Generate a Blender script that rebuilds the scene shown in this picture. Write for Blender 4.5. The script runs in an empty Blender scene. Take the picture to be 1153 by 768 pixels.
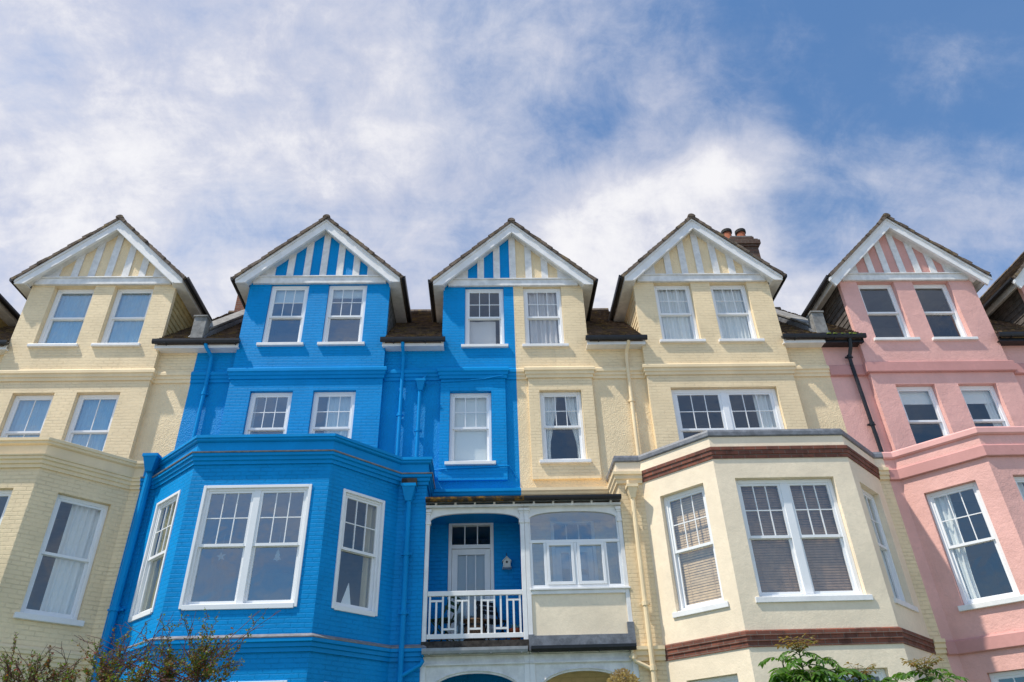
import bpy, bmesh, math, random
from mathutils import Vector, Matrix
random.seed(7)
scene = bpy.context.scene
COL = scene.collection
GZ = -1.6            # ground level; the camera's eye is the origin

# ------------------------------------------------------------------ materials
def new_mat(name):
    m = bpy.data.materials.new(name); m.use_nodes = True
    nt = m.node_tree
    for n in list(nt.nodes): nt.nodes.remove(n)
    return m, nt
def nd(nt, t, **kw):
    n = nt.nodes.new(t)
    for k, v in kw.items(): setattr(n, k, v)
    return n
def math_node(nt, op, a, b=None, clamp=False):
    n = nd(nt, 'ShaderNodeMath', operation=op, use_clamp=clamp)
    for i, v in enumerate((a, b)):
        if v is None: continue
        if isinstance(v, (int, float)): n.inputs[i].default_value = v
        else: nt.links.new(v, n.inputs[i])
    return n.outputs[0]
def mixc(nt, fac, a, b, blend='MIX'):
    n = nd(nt, 'ShaderNodeMix', data_type='RGBA', blend_type=blend)
    for sock, v in ((n.inputs[0], fac), (n.inputs[6], a), (n.inputs[7], b)):
        if isinstance(v, (int, float)): sock.default_value = v
        elif isinstance(v, tuple): sock.default_value = v if len(v) == 4 else (*v, 1)
        else: nt.links.new(v, sock)
    return n.outputs[2]
def noise(nt, vec, scale, detail=4, rough=.55, dist=0.):
    n = nd(nt, 'ShaderNodeTexNoise'); n.inputs['Scale'].default_value = scale
    n.inputs['Detail'].default_value = detail; n.inputs['Roughness'].default_value = rough
    n.inputs['Distortion'].default_value = dist
    nt.links.new(vec, n.inputs['Vector']); return n.outputs['Fac']
def ramp(nt, fac, lo, hi, a=0., b=1.):
    n = nd(nt, 'ShaderNodeMapRange', interpolation_type='SMOOTHSTEP')
    n.inputs['From Min'].default_value = lo; n.inputs['From Max'].default_value = hi
    n.inputs['To Min'].default_value = a; n.inputs['To Max'].default_value = b
    nt.links.new(fac, n.inputs['Value']); return n.outputs['Result']

def paint(name, col, kind='smooth', rough=.62, dirt=.25, strength=1., stain=(.22, .19, .13)):
    """masonry paint: kind brick / roughcast / render / smooth"""
    m, nt = new_mat(name)
    out = nd(nt, 'ShaderNodeOutputMaterial'); b = nd(nt, 'ShaderNodeBsdfPrincipled')
    nt.links.new(b.outputs[0], out.inputs[0])
    b.inputs['Roughness'].default_value = rough
    b.inputs['Specular IOR Level'].default_value = .12 if col[0] < .01 else .28
    uv = nd(nt, 'ShaderNodeUVMap').outputs[0]
    tc = nd(nt, 'ShaderNodeTexCoord').outputs['Object']
    n1 = noise(nt, tc, 1.3, 5, .6)
    n2 = noise(nt, tc, 14, 4, .6)
    tone = mixc(nt, ramp(nt, n1, .3, .7), tuple(c*.88 for c in col), tuple(min(1, c*1.05) for c in col))
    tone = mixc(nt, ramp(nt, n2, .35, .7, 0, .5), tone, tuple(c*.90 for c in col))
    # vertical rain streaks and grime of their own shape
    mp = nd(nt, 'ShaderNodeMapping'); mp.inputs['Scale'].default_value = (5, .35, 1); nt.links.new(uv, mp.inputs[0])
    st = noise(nt, mp.outputs[0], 1.0, 5, .65)
    tone = mixc(nt, ramp(nt, st, .56, .80, 0, dirt*.7), tone, tuple(c*.55+s*.22 for c, s in zip(col, stain)))
    sp = noise(nt, tc, 5.5, 6, .7)
    tone = mixc(nt, ramp(nt, sp, .66, .74, 0, dirt), tone, tuple(c*.45+s*.2 for c, s in zip(col, stain)))
    h = None
    if kind == 'brick':
        bt = nd(nt, 'ShaderNodeTexBrick'); bt.offset = .5
        bt.inputs['Scale'].default_value = 1; bt.inputs['Brick Width'].default_value = .23
        bt.inputs['Row Height'].default_value = .077; bt.inputs['Mortar Size'].default_value = .009
        bt.inputs['Mortar Smooth'].default_value = .5; bt.inputs['Bias'].default_value = 0
        bt.inputs['Color1'].default_value = (1, 1, 1, 1); bt.inputs['Color2'].default_value = (.55, .55, .55, 1)
        bt.inputs['Mortar'].default_value = (.5, .5, .5, 1)
        wob = nd(nt, 'ShaderNodeVectorMath', operation='ADD')
        nz = nd(nt, 'ShaderNodeTexNoise'); nz.inputs['Scale'].default_value = 9
        nt.links.new(uv, nz.inputs['Vector'])
        sc_ = nd(nt, 'ShaderNodeVectorMath', operation='SCALE'); sc_.inputs['Scale'].default_value = .014
        nt.links.new(nz.outputs['Color'], sc_.inputs[0])
        nt.links.new(uv, wob.inputs[0]); nt.links.new(sc_.outputs[0], wob.inputs[1])
        nt.links.new(wob.outputs[0], bt.inputs['Vector'])
        joint = bt.outputs['Fac']
        # joints are filled by paint unevenly
        fill = ramp(nt, noise(nt, tc, 3.1, 4, .6), .38, .62, .35, 1.)
        jj = math_node(nt, 'MULTIPLY', joint, fill)
        tone = mixc(nt, math_node(nt, 'MULTIPLY', jj, .10), tone, tuple(c*.5 for c in col))
        bw = nd(nt, 'ShaderNodeRGBToBW'); nt.links.new(bt.outputs['Color'], bw.inputs[0])
        h = math_node(nt, 'SUBTRACT', math_node(nt, 'MULTIPLY', bw.outputs[0], .5), math_node(nt, 'MULTIPLY', jj, 1.0))
        h = math_node(nt, 'ADD', h, math_node(nt, 'MULTIPLY', noise(nt, tc, 38, 3, .6), .5))
        dist = .0065
    elif kind == 'roughcast':
        h = math_node(nt, 'ADD', noise(nt, tc, 34, 4, .6), math_node(nt, 'MULTIPLY', noise(nt, tc, 11, 3, .6), .7))
        dist = .020
    elif kind == 'render':
        h = math_node(nt, 'ADD', noise(nt, tc, 3.5, 6, .62), math_node(nt, 'MULTIPLY', noise(nt, tc, 34, 4, .6), .35))
        dist = .02
    else:
        h = noise(nt, tc, 25, 4, .6); dist = .002
    bp = nd(nt, 'ShaderNodeBump'); bp.inputs['Strength'].default_value = strength
    bp.inputs['Distance'].default_value = dist
    nt.links.new(h, bp.inputs['Height']); nt.links.new(bp.outputs[0], b.inputs['Normal'])
    nt.links.new(tone, b.inputs['Base Color'])
    return m

def plain(name, col, rough=.5, var=.12, scale=6., metal=0., bump=.0, spec=.4):
    m, nt = new_mat(name)
    out = nd(nt, 'ShaderNodeOutputMaterial'); b = nd(nt, 'ShaderNodeBsdfPrincipled')
    nt.links.new(b.outputs[0], out.inputs[0])
    b.inputs['Roughness'].default_value = rough; b.inputs['Metallic'].default_value = metal
    b.inputs['Specular IOR Level'].default_value = spec
    tc = nd(nt, 'ShaderNodeTexCoord').outputs['Object']
    n = noise(nt, tc, scale, 6, .65)
    nt.links.new(mixc(nt, ramp(nt, n, .3, .72), tuple(c*(1-var) for c in col), tuple(min(1, c*(1+var)) for c in col)), b.inputs['Base Color'])
    if bump:
        bp = nd(nt, 'ShaderNodeBump'); bp.inputs['Strength'].default_value = .8; bp.inputs['Distance'].default_value = bump
        nt.links.new(noise(nt, tc, scale*4, 5, .6), bp.inputs['Height']); nt.links.new(bp.outputs[0], b.inputs['Normal'])
    return m

def tile_mat(name, base, lich, amount):
    m, nt = new_mat(name)
    out = nd(nt, 'ShaderNodeOutputMaterial'); b = nd(nt, 'ShaderNodeBsdfPrincipled')
    nt.links.new(b.outputs[0], out.inputs[0]); b.inputs['Roughness'].default_value = .85
    b.inputs['Specular IOR Level'].default_value = .2
    tc = nd(nt, 'ShaderNodeTexCoord').outputs['Object']
    vo = nd(nt, 'ShaderNodeTexVoronoi'); vo.inputs['Scale'].default_value = 6
    nt.links.new(tc, vo.inputs['Vector'])
    bw = nd(nt, 'ShaderNodeSeparateColor'); nt.links.new(vo.outputs['Color'], bw.inputs[0])
    c = mixc(nt, bw.outputs[0], tuple(x*.6 for x in base), tuple(x*1.35 for x in base))
    c = mixc(nt, ramp(nt, noise(nt, tc, 5, 6, .7), .62-.3*amount, .72-.2*amount, 0, .85), c, lich)
    c = mixc(nt, ramp(nt, noise(nt, tc, 13, 5, .7), .55, .7, 0, .6), c, (.05, .045, .04))
    nt.links.new(c, b.inputs['Base Color'])
    bp = nd(nt, 'ShaderNodeBump'); bp.inputs['Distance'].default_value = .02
    nt.links.new(noise(nt, tc, 30, 5, .7), bp.inputs['Height']); nt.links.new(bp.outputs[0], b.inputs['Normal'])
    return m

def glass_mat(name, refl=.13, tint=(.80, .88, .90)):
    m, nt = new_mat(name)
    out = nd(nt, 'ShaderNodeOutputMaterial')
    tr = nd(nt, 'ShaderNodeBsdfTransparent'); tr.inputs[0].default_value = (*tint, 1)
    gl = nd(nt, 'ShaderNodeBsdfGlossy'); gl.inputs['Roughness'].default_value = .01
    gl.inputs[0].default_value = (.92, .96, 1, 1)
    ge = nd(nt, 'ShaderNodeNewGeometry')     # Schlick reflectance of a thin double pane, the same from both sides
    dt = nd(nt, 'ShaderNodeVectorMath', operation='DOT_PRODUCT'); nt.links.new(ge.outputs['Incoming'], dt.inputs[0]); nt.links.new(ge.outputs['Normal'], dt.inputs[1])
    sch = math_node(nt, 'POWER', math_node(nt, 'SUBTRACT', 1., math_node(nt, 'ABSOLUTE', dt.outputs['Value']), True), 5.)
    f = math_node(nt, 'ADD', math_node(nt, 'MULTIPLY', sch, .85), refl, True)
    tc = nd(nt, 'ShaderNodeTexCoord').outputs['Object']
    bp = nd(nt, 'ShaderNodeBump'); bp.inputs['Distance'].default_value = .006; bp.inputs['Strength'].default_value = .8
    nt.links.new(noise(nt, tc, 2.2, 2, .5), bp.inputs['Height']); nt.links.new(bp.outputs[0], gl.inputs['Normal'])
    mx = nd(nt, 'ShaderNodeMixShader'); nt.links.new(f, mx.inputs[0])
    nt.links.new(tr.outputs[0], mx.inputs[1]); nt.links.new(gl.outputs[0], mx.inputs[2])
    nt.links.new(mx.outputs[0], out.inputs[0]); return m

def cloth_mat(name, col, trans=.35):
    m, nt = new_mat(name)
    out = nd(nt, 'ShaderNodeOutputMaterial')
    d = nd(nt, 'ShaderNodeBsdfDiffuse'); d.inputs[0].default_value = (*col, 1)
    t = nd(nt, 'ShaderNodeBsdfTranslucent'); t.inputs[0].default_value = (*col, 1)
    mx = nd(nt, 'ShaderNodeMixShader'); mx.inputs[0].default_value = trans
    nt.links.new(d.outputs[0], mx.inputs[1]); nt.links.new(t.outputs[0], mx.inputs[2])
    nt.links.new(mx.outputs[0], out.inputs[0]); return m

def leaf_mat(name, cols):
    """leaf colours picked per leaf"""
    m, nt = new_mat(name)
    out = nd(nt, 'ShaderNodeOutputMaterial'); b = nd(nt, 'ShaderNodeBsdfPrincipled')
    b.inputs['Roughness'].default_value = .5
    g = nd(nt, 'ShaderNodeNewGeometry')
    cr = nd(nt, 'ShaderNodeValToRGB'); cr.color_ramp.interpolation = 'LINEAR'
    els = cr.color_ramp.elements
    els[0].position = 0; els[0].color = (*cols[0], 1); els[1].position = 1; els[1].color = (*cols[-1], 1)
    for i, c in enumerate(cols[1:-1]):
        e = els.new((i+1)/(len(cols)-1)); e.color = (*c, 1)
    nt.links.new(g.outputs['Random Per Island'], cr.inputs[0])
    t = nd(nt, 'ShaderNodeBsdfTranslucent')
    nt.links.new(cr.outputs[0], b.inputs['Base Color'])
    br = mixc(nt, 1., cr.outputs[0], (1.6, 1.7, .9), 'MULTIPLY'); nt.links.new(br, t.inputs[0])
    mx = nd(nt, 'ShaderNodeMixShader'); mx.inputs[0].default_value = .4
    nt.links.new(b.outputs[0], mx.inputs[1]); nt.links.new(t.outputs[0], mx.inputs[2])
    nt.links.new(mx.outputs[0], out.inputs[0]); return m

def red_brick(name, c1, c2, mortar, bw=.225, rh=.083):
    m, nt = new_mat(name)
    out = nd(nt, 'ShaderNodeOutputMaterial'); b = nd(nt, 'ShaderNodeBsdfPrincipled')
    nt.links.new(b.outputs[0], out.inputs[0]); b.inputs['Roughness'].default_value = .8
    uv = nd(nt, 'ShaderNodeUVMap').outputs[0]
    bt = nd(nt, 'ShaderNodeTexBrick'); bt.inputs['Scale'].default_value = 1
    bt.inputs['Brick Width'].default_value = bw; bt.inputs['Row Height'].default_value = rh
    bt.inputs['Mortar Size'].default_value = .007; bt.inputs['Color1'].default_value = (*c1, 1)
    bt.inputs['Color2'].default_value = (*c2, 1); bt.inputs['Mortar'].default_value = (*mortar, 1)
    nt.links.new(uv, bt.inputs['Vector'])
    tc = nd(nt, 'ShaderNodeTexCoord').outputs['Object']
    c = mixc(nt, ramp(nt, noise(nt, tc, 4, 6, .7), .45, .7, 0, .75), bt.outputs['Color'], tuple(x*.3 for x in c1))
    nt.links.new(c, b.inputs['Base Color'])
    bp = nd(nt, 'ShaderNodeBump'); bp.inputs['Distance'].default_value = .01; bp.invert = True
    nt.links.new(bt.outputs['Fac'], bp.inputs['Height']); nt.links.new(bp.outputs[0], b.inputs['Normal'])
    return m

CREAM = (.885, .705, .445); CREAM2 = (.905, .765, .57); BLUE = (.0005, .275, .66); PINK = (.79, .445, .39)
M = {}
M['cream_brick'] = paint('cream painted brick', CREAM, 'brick', dirt=.42)
M['cream_rough'] = paint('cream roughcast', CREAM, 'roughcast', dirt=.25)
M['cream_smooth'] = paint('pale cream smooth masonry paint', CREAM2, 'render', dirt=.30, strength=.45)
M['cream_trim'] = paint('cream trim paint', CREAM, 'smooth', dirt=.35)
M['blue_brick'] = paint('blue painted brick', BLUE, 'brick', rough=.5, dirt=.42, stain=(.02, .1, .2))
M['blue_rough'] = paint('blue roughcast', BLUE, 'roughcast', rough=.5, dirt=.14, stain=(.02, .1, .2))
M['blue_trim'] = paint('blue trim paint', tuple(c*.97 for c in BLUE), 'smooth', rough=.42, dirt=.14, stain=(.02, .1, .2))
M['pink_render'] = paint('pink painted render', PINK, 'render', dirt=.40)
M['pink_rough'] = paint('pink roughcast infill', (.70, .37, .32), 'roughcast', dirt=.2)
M['pink_trim'] = paint('pink trim paint in shaded tone', (.60, .30, .275), 'smooth', dirt=.25)  # darker than the walls: the bands' shaded look is put into the colour
M['pink_coping'] = paint('pink coping paint', (.78, .42, .385), 'smooth', dirt=.15)
M['white'] = plain('white gloss paint', (.80, .79, .775), .4, .07, 3, bump=.003)
M['white_weather'] = plain('weathered white paint', (.73, .72, .70), .5, .13, 5, bump=.003)
M['upvc'] = plain('white window frame', (.82, .83, .84), .32, .02, 3)
M['black'] = plain('black gutter plastic', (.012, .012, .014), .35, .3, 8)
M['lead'] = plain('grey lead sheet', (.17, .18, .20), .5, .3, 7, bump=.006)
M['lead_pale'] = plain('pale weathered lead', (.22, .215, .225), .6, .25, 7, bump=.006)
M['cement'] = plain('grey cement upstand', (.24, .235, .225), .85, .35, 5, bump=.012)
M['tiles'] = tile_mat('brown clay roof tiles', (.155, .12, .095), (.24, .17, .08), .35)
M['tiles_lich'] = tile_mat('lichened roof tiles', (.105, .075, .058), (.20, .14, .055), .45)
M['moss'] = plain('green moss', (.10, .14, .02), .95, .5, 12, bump=.02)
M['red_brick'] = red_brick('red brick course', (.25, .078, .045), (.15, .05, .033), (.20, .14, .11))
M['orange_brick'] = red_brick('orange stack brick', (.30, .11, .055), (.22, .07, .04), (.25, .2, .16), rh=.077)
M['dark_brick'] = red_brick('sooty stack brick', (.14, .065, .04), (.09, .05, .035), (.14, .12, .09), rh=.077)
M['pot'] = plain('terracotta chimney pot', (.36, .11, .05), .8, .35, 6)
M['soot_and_hole'] = plain('sooty rim and hole shade black', (.02, .018, .016), .8, .3, 10)
M['glass'] = glass_mat('window glass', .13, (.93, .95, .95))
M['glass_hi'] = glass_mat('reflective window glass', .27, (.78, .87, .90))
M['net'] = cloth_mat('white net curtain', (.92, .93, .90), .15)
M['net_blue'] = cloth_mat('net curtain tinted as sky reflection', (.42, .62, .74), .15)  # blue of the sky reflected in the panes, put into the cloth colour
M['grey_curtain'] = cloth_mat('grey curtain cloth', (.80, .76, .74), .2)
M['white_cloth'] = cloth_mat('pale roller blind cloth', (.90, .92, .88), .12)
M['beige_curtain'] = cloth_mat('beige curtain cloth', (.62, .52, .32), .2)
M['blind_brown'] = plain('brown wooden blind slat', (.31, .20, .13), .45, .2, 9)
M['blind_tan'] = plain('tan wooden blind slat', (.62, .44, .25), .5, .15, 9)
M['room'] = plain('interior plaster', (.30, .29, .27), .9, .1, 2)
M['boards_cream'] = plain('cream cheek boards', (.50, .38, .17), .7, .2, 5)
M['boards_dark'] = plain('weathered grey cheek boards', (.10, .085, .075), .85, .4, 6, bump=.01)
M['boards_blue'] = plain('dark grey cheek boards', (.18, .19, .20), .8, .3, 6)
M['door_white'] = plain('white door frame paint', (.78, .79, .80), .35, .04, 4)
M['frost'] = cloth_mat('pale inner door blind', (.42, .50, .52), .4)
M['deck'] = plain('dark deck edge', (.045, .038, .032), .9, .6, 9, bump=.01)
M['lichen_gut'] = tile_mat('lichened gutter edge', (.04, .035, .03), (.30, .15, .02), .5)
M['grey_pipe'] = plain('grey gutter', (.30, .31, .32), .4, .15, 8)
M['stone'] = plain('pale paving', (.36, .34, .31), .9, .15, 3, bump=.004)
M['grass'] = plain('grass', (.06, .10, .03), .95, .4, 3, bump=.02)
M['bark'] = plain('dark red brown twig', (.085, .03, .025), .8, .4, 20)
M['stem_green'] = plain('green sapling stem', (.10, .12, .04), .7, .3, 12)
M['berberis'] = leaf_mat('red and olive shrub leaves', [(.24, .03, .03), (.06, .12, .012), (.09, .17, .015), (.22, .07, .025), (.13, .21, .025), (.06, .09, .014), (.2, .17, .035)])
M['rhus'] = leaf_mat('fresh green pinnate leaves', [(.06, .16, .015), (.09, .21, .02), (.04, .11, .013), (.13, .23, .03)])
M['rhus_red'] = leaf_mat('young bronze leaves', [(.22, .17, .05), (.24, .13, .06), (.17, .18, .04)])
M['dry'] = leaf_mat('dried flower head', [(.38, .28, .17), (.30, .2, .11), (.45, .36, .24)])
M['wood'] = plain('weathered wood', (.20, .12, .07), .8, .35, 10, bump=.006)
M['green_paint'] = plain('green painted metal', (.015, .06, .025), .5, .2, 8)
M['dark_metal'] = plain('dark metal', (.015, .016, .02), .5, .2, 8)
M['terracotta'] = plain('terracotta pot', (.30, .07, .03), .8, .2, 8)
M['tin'] = plain('white painted tin', (.62, .63, .58), .5, .1, 9)

# ------------------------------------------------------------------ mesh helpers
class MB:
    def __init__(s): s.v = []; s.f = []
    def add(s, pts, faces):
        n = len(s.v); s.v += [tuple(p) for p in pts]; s.f += [tuple(n+i for i in f) for f in faces]
    def quad(s, *p): s.add(p, [tuple(range(len(p)))])
    def box(s, x0, x1, y0, y1, z0, z1):
        x0, x1 = sorted((x0, x1)); y0, y1 = sorted((y0, y1)); z0, z1 = sorted((z0, z1))
        s.add([(x0,y0,z0),(x1,y0,z0),(x1,y1,z0),(x0,y1,z0),(x0,y0,z1),(x1,y0,z1),(x1,y1,z1),(x0,y1,z1)],
              [(0,3,2,1),(4,5,6,7),(0,1,5,4),(1,2,6,5),(2,3,7,6),(3,0,4,7)])
    def prism(s, poly, y0, y1):
        """poly in (x, z), extruded along y"""
        n = len(poly)
        a = sum(poly[i][0]*poly[(i+1) % n][1]-poly[(i+1) % n][0]*poly[i][1] for i in range(n))
        if a < 0: poly = poly[::-1]
        s.add([(x, y0, z) for x, z in poly]+[(x, y1, z) for x, z in poly],
              [tuple(range(n)), tuple(range(2*n-1, n-1, -1))]+[(i, n+i, n+(i+1) % n, (i+1) % n) for i in range(n)])
    def prism_x(s, poly, x0, x1):
        """poly in (y, z), extruded along x"""
        n = len(poly)
        s.add([(x0, y, z) for y, z in poly]+[(x1, y, z) for y, z in poly],
              [tuple(range(n)), tuple(range(2*n-1, n-1, -1))]+[(i, n+i, n+(i+1) % n, (i+1) % n) for i in range(n)])
    def obox(s, A, t, n, s0, s1, d0, d1, z0, z1):
        """box in plan frame: origin A, along t, outward n"""
        P = lambda a, d, z: (A[0]+t[0]*a+n[0]*d, A[1]+t[1]*a+n[1]*d, z)
        s.add([P(s0,d0,z0),P(s1,d0,z0),P(s1,d1,z0),P(s0,d1,z0),P(s0,d0,z1),P(s1,d0,z1),P(s1,d1,z1),P(s0,d1,z1)],
              [(0,3,2,1),(4,5,6,7),(0,1,5,4),(1,2,6,5),(2,3,7,6),(3,0,4,7)])
    def sweep(s, path, prof, caps=True):
        """horizontal moulding: path plan points left to right, prof closed list of (out, z)"""
        offs = []
        for i, p in enumerate(path):
            ns = []
            for a, b in ((i-1, i), (i, i+1)):
                if a < 0 or b >= len(path): continue
                dx, dy = path[b][0]-path[a][0], path[b][1]-path[a][1]; l = math.hypot(dx, dy); ns.append((dy/l, -dx/l))
            if len(ns) == 1: offs.append(ns[0])
            else:
                k = 1+ns[0][0]*ns[1][0]+ns[0][1]*ns[1][1]; k = max(k, .25)
                offs.append(((ns[0][0]+ns[1][0])/k, (ns[0][1]+ns[1][1])/k))
        m = len(prof)
        pts = [(p[0]+o[0]*d, p[1]+o[1]*d, z) for p, o in zip(path, offs) for d, z in prof]
        fs = [(i*m+j, (i+1)*m+j, (i+1)*m+(j+1) % m, i*m+(j+1) % m) for i in range(len(path)-1) for j in range(m)]
        if caps: fs += [tuple(range(m-1, -1, -1)), tuple(range((len(path)-1)*m, len(path)*m))]
        s.add(pts, fs)
    def tube(s, pts, r, seg=8, r1=None, caps=True):
        pts = [Vector(p) for p in pts]; n = len(pts); rings = []
        ref = Vector((0, 0, 1)) if abs((pts[-1]-pts[0]).normalized().z) < .9 else Vector((1, 0, 0))
        for i, p in enumerate(pts):
            t = (pts[min(i+1, n-1)]-pts[max(i-1, 0)]).normalized()
            a = t.cross(ref)
            if a.length < 1e-4: a = t.cross(Vector((0, 1, 0)))
            a.normalize(); b = a.cross(t)
            rr = r if r1 is None else r+(r1-r)*i/max(1, n-1)
            rings.append([p+(a*math.cos(k*2*math.pi/seg)+b*math.sin(k*2*math.pi/seg))*rr for k in range(seg)])
        base = [tuple(q) for R_ in rings for q in R_]
        fs = [(i*seg+k, i*seg+(k+1) % seg, (i+1)*seg+(k+1) % seg, (i+1)*seg+k) for i in range(n-1) for k in range(seg)]
        if caps: fs += [tuple(range(seg-1, -1, -1)), tuple(range((n-1)*seg, n*seg))]
        s.add(base, fs)
    def lathe(s, c, prof, seg=14):
        m = len(prof)
        pts = [(c[0]+r*math.cos(k*2*math.pi/seg), c[1]+r*math.sin(k*2*math.pi/seg), c[2]+z) for r, z in prof for k in range(seg)]
        s.add(pts, [(i*seg+k, i*seg+(k+1) % seg, (i+1)*seg+(k+1) % seg, (i+1)*seg+k) for i in range(m-1) for k in range(seg)])
    def build(s, name, mat, parent=None, bevel=0., smooth=False, recalc=False):
        me = bpy.data.meshes.new(name); o = bpy.data.objects.new(name, me); COL.objects.link(o)
        off = Vector((0, 0, 0)); q = parent
        while q is not None: off += q.location; q = q.parent
        me.from_pydata([tuple(Vector(p)-off) for p in s.v], [], s.f)
        if recalc:
            bm = bmesh.new(); bm.from_mesh(me); bmesh.ops.recalc_face_normals(bm, faces=bm.faces); bm.to_mesh(me); bm.free()
        me.update()
        uv = me.uv_layers.new(name='UVMap'); data = uv.data
        for p in me.polygons:
            n = p.normal
            if abs(n.z) > .95: t = Vector((1, 0, 0)); w = Vector((0, 1, 0))
            else:
                t = Vector((-n.y, n.x, 0)).normalized(); w = n.cross(t)
                if w.z < 0: w = -w
            for li in p.loop_indices:
                co = Vector(me.vertices[me.loops[li].vertex_index].co)+off
                data[li].uv = (co.dot(t), co.dot(w))
        me.materials.append(M[mat] if isinstance(mat, str) else mat)
        if smooth:
            for p in me.polygons: p.use_smooth = True
        if bevel:
            b = o.modifiers.new('edge', 'BEVEL'); b.width = bevel; b.segments = 2; b.limit_method = 'ANGLE'; b.angle_limit = .7
        if parent is not None: o.parent = parent
        return o

def tag(o, label=None, cat=None, group=None, kind=None):
    for k, v in (('label', label), ('category', cat), ('group', group), ('kind', kind)):
        if v: o[k] = v
    return o
def empty(name, loc):
    o = bpy.data.objects.new(name, None); COL.objects.link(o); o.location = loc; o.empty_display_size = .3; return o

def wall_panel(mb, A, B, z0, z1, holes=(), r=.10):
    """vertical wall from A to B (left to right seen from outside) with rectangular holes (s0,s1,za,zb) and reveals"""
    dx, dy = B[0]-A[0], B[1]-A[1]; L = math.hypot(dx, dy); t = (dx/L, dy/L); n = (t[1], -t[0])
    P = lambda a, z, d=0: (A[0]+t[0]*a+n[0]*d, A[1]+t[1]*a+n[1]*d, z)
    ss = sorted({0., L, *[h[0] for h in holes], *[h[1] for h in holes]})
    zs = sorted({z0, z1, *[h[2] for h in holes], *[h[3] for h in holes]})
    for a, b in zip(ss, ss[1:]):
        for c, d in zip(zs, zs[1:]):
            if any(h[0]-1e-6 <= a and b <= h[1]+1e-6 and h[2]-1e-6 <= c and d <= h[3]+1e-6 for h in holes): continue
            mb.quad(P(a, c), P(b, c), P(b, d), P(a, d))
    for s0, s1, za, zb in holes:
        q = -r-.06
        mb.quad(P(s0, za), P(s0, zb), P(s0, zb, q), P(s0, za, q))
        mb.quad(P(s1, za), P(s1, za, q), P(s1, zb, q), P(s1, zb))
        mb.quad(P(s0, zb), P(s1, zb), P(s1, zb, q), P(s0, zb, q))
        mb.quad(P(s0, za), P(s0, za, q), P(s1, za, q), P(s1, za))
    return t, n

def curtain_mesh(A, t, n, s0, s1, z0, z1, d, fold=.12, amp=.035, pinch=None):
    """folded cloth sheet; pinch=(side, fraction) gathers it to one side lower down"""
    mb = MB(); N = max(8, int((s1-s0)/fold*8)); K = 10
    ph = random.random()*6
    pts = []
    for j in range(K+1):
        z = z1+(z0-z1)*j/K
        for i in range(N+1):
            f = i/N
            if pinch:
                k = pinch[1]*min(1, (j/K)*1.35)**1.3
                f = f*(1-k) if pinch[0] < 0 else 1-(1-f)*(1-k)
            a = s0+(s1-s0)*f
            w = amp*math.sin(i/N*(s1-s0)/fold*2*math.pi+ph+.6*math.sin(i*.21+ph))*(1+.35*math.sin(i*.37))
            pts.append((A[0]+t[0]*a+n[0]*(d+w), A[1]+t[1]*a+n[1]*(d+w), z))
    mb.add(pts, [(j*(N+1)+i, j*(N+1)+i+1, (j+1)*(N+1)+i+1, (j+1)*(N+1)+i) for j in range(K) for i in range(N)])
    return mb

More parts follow.
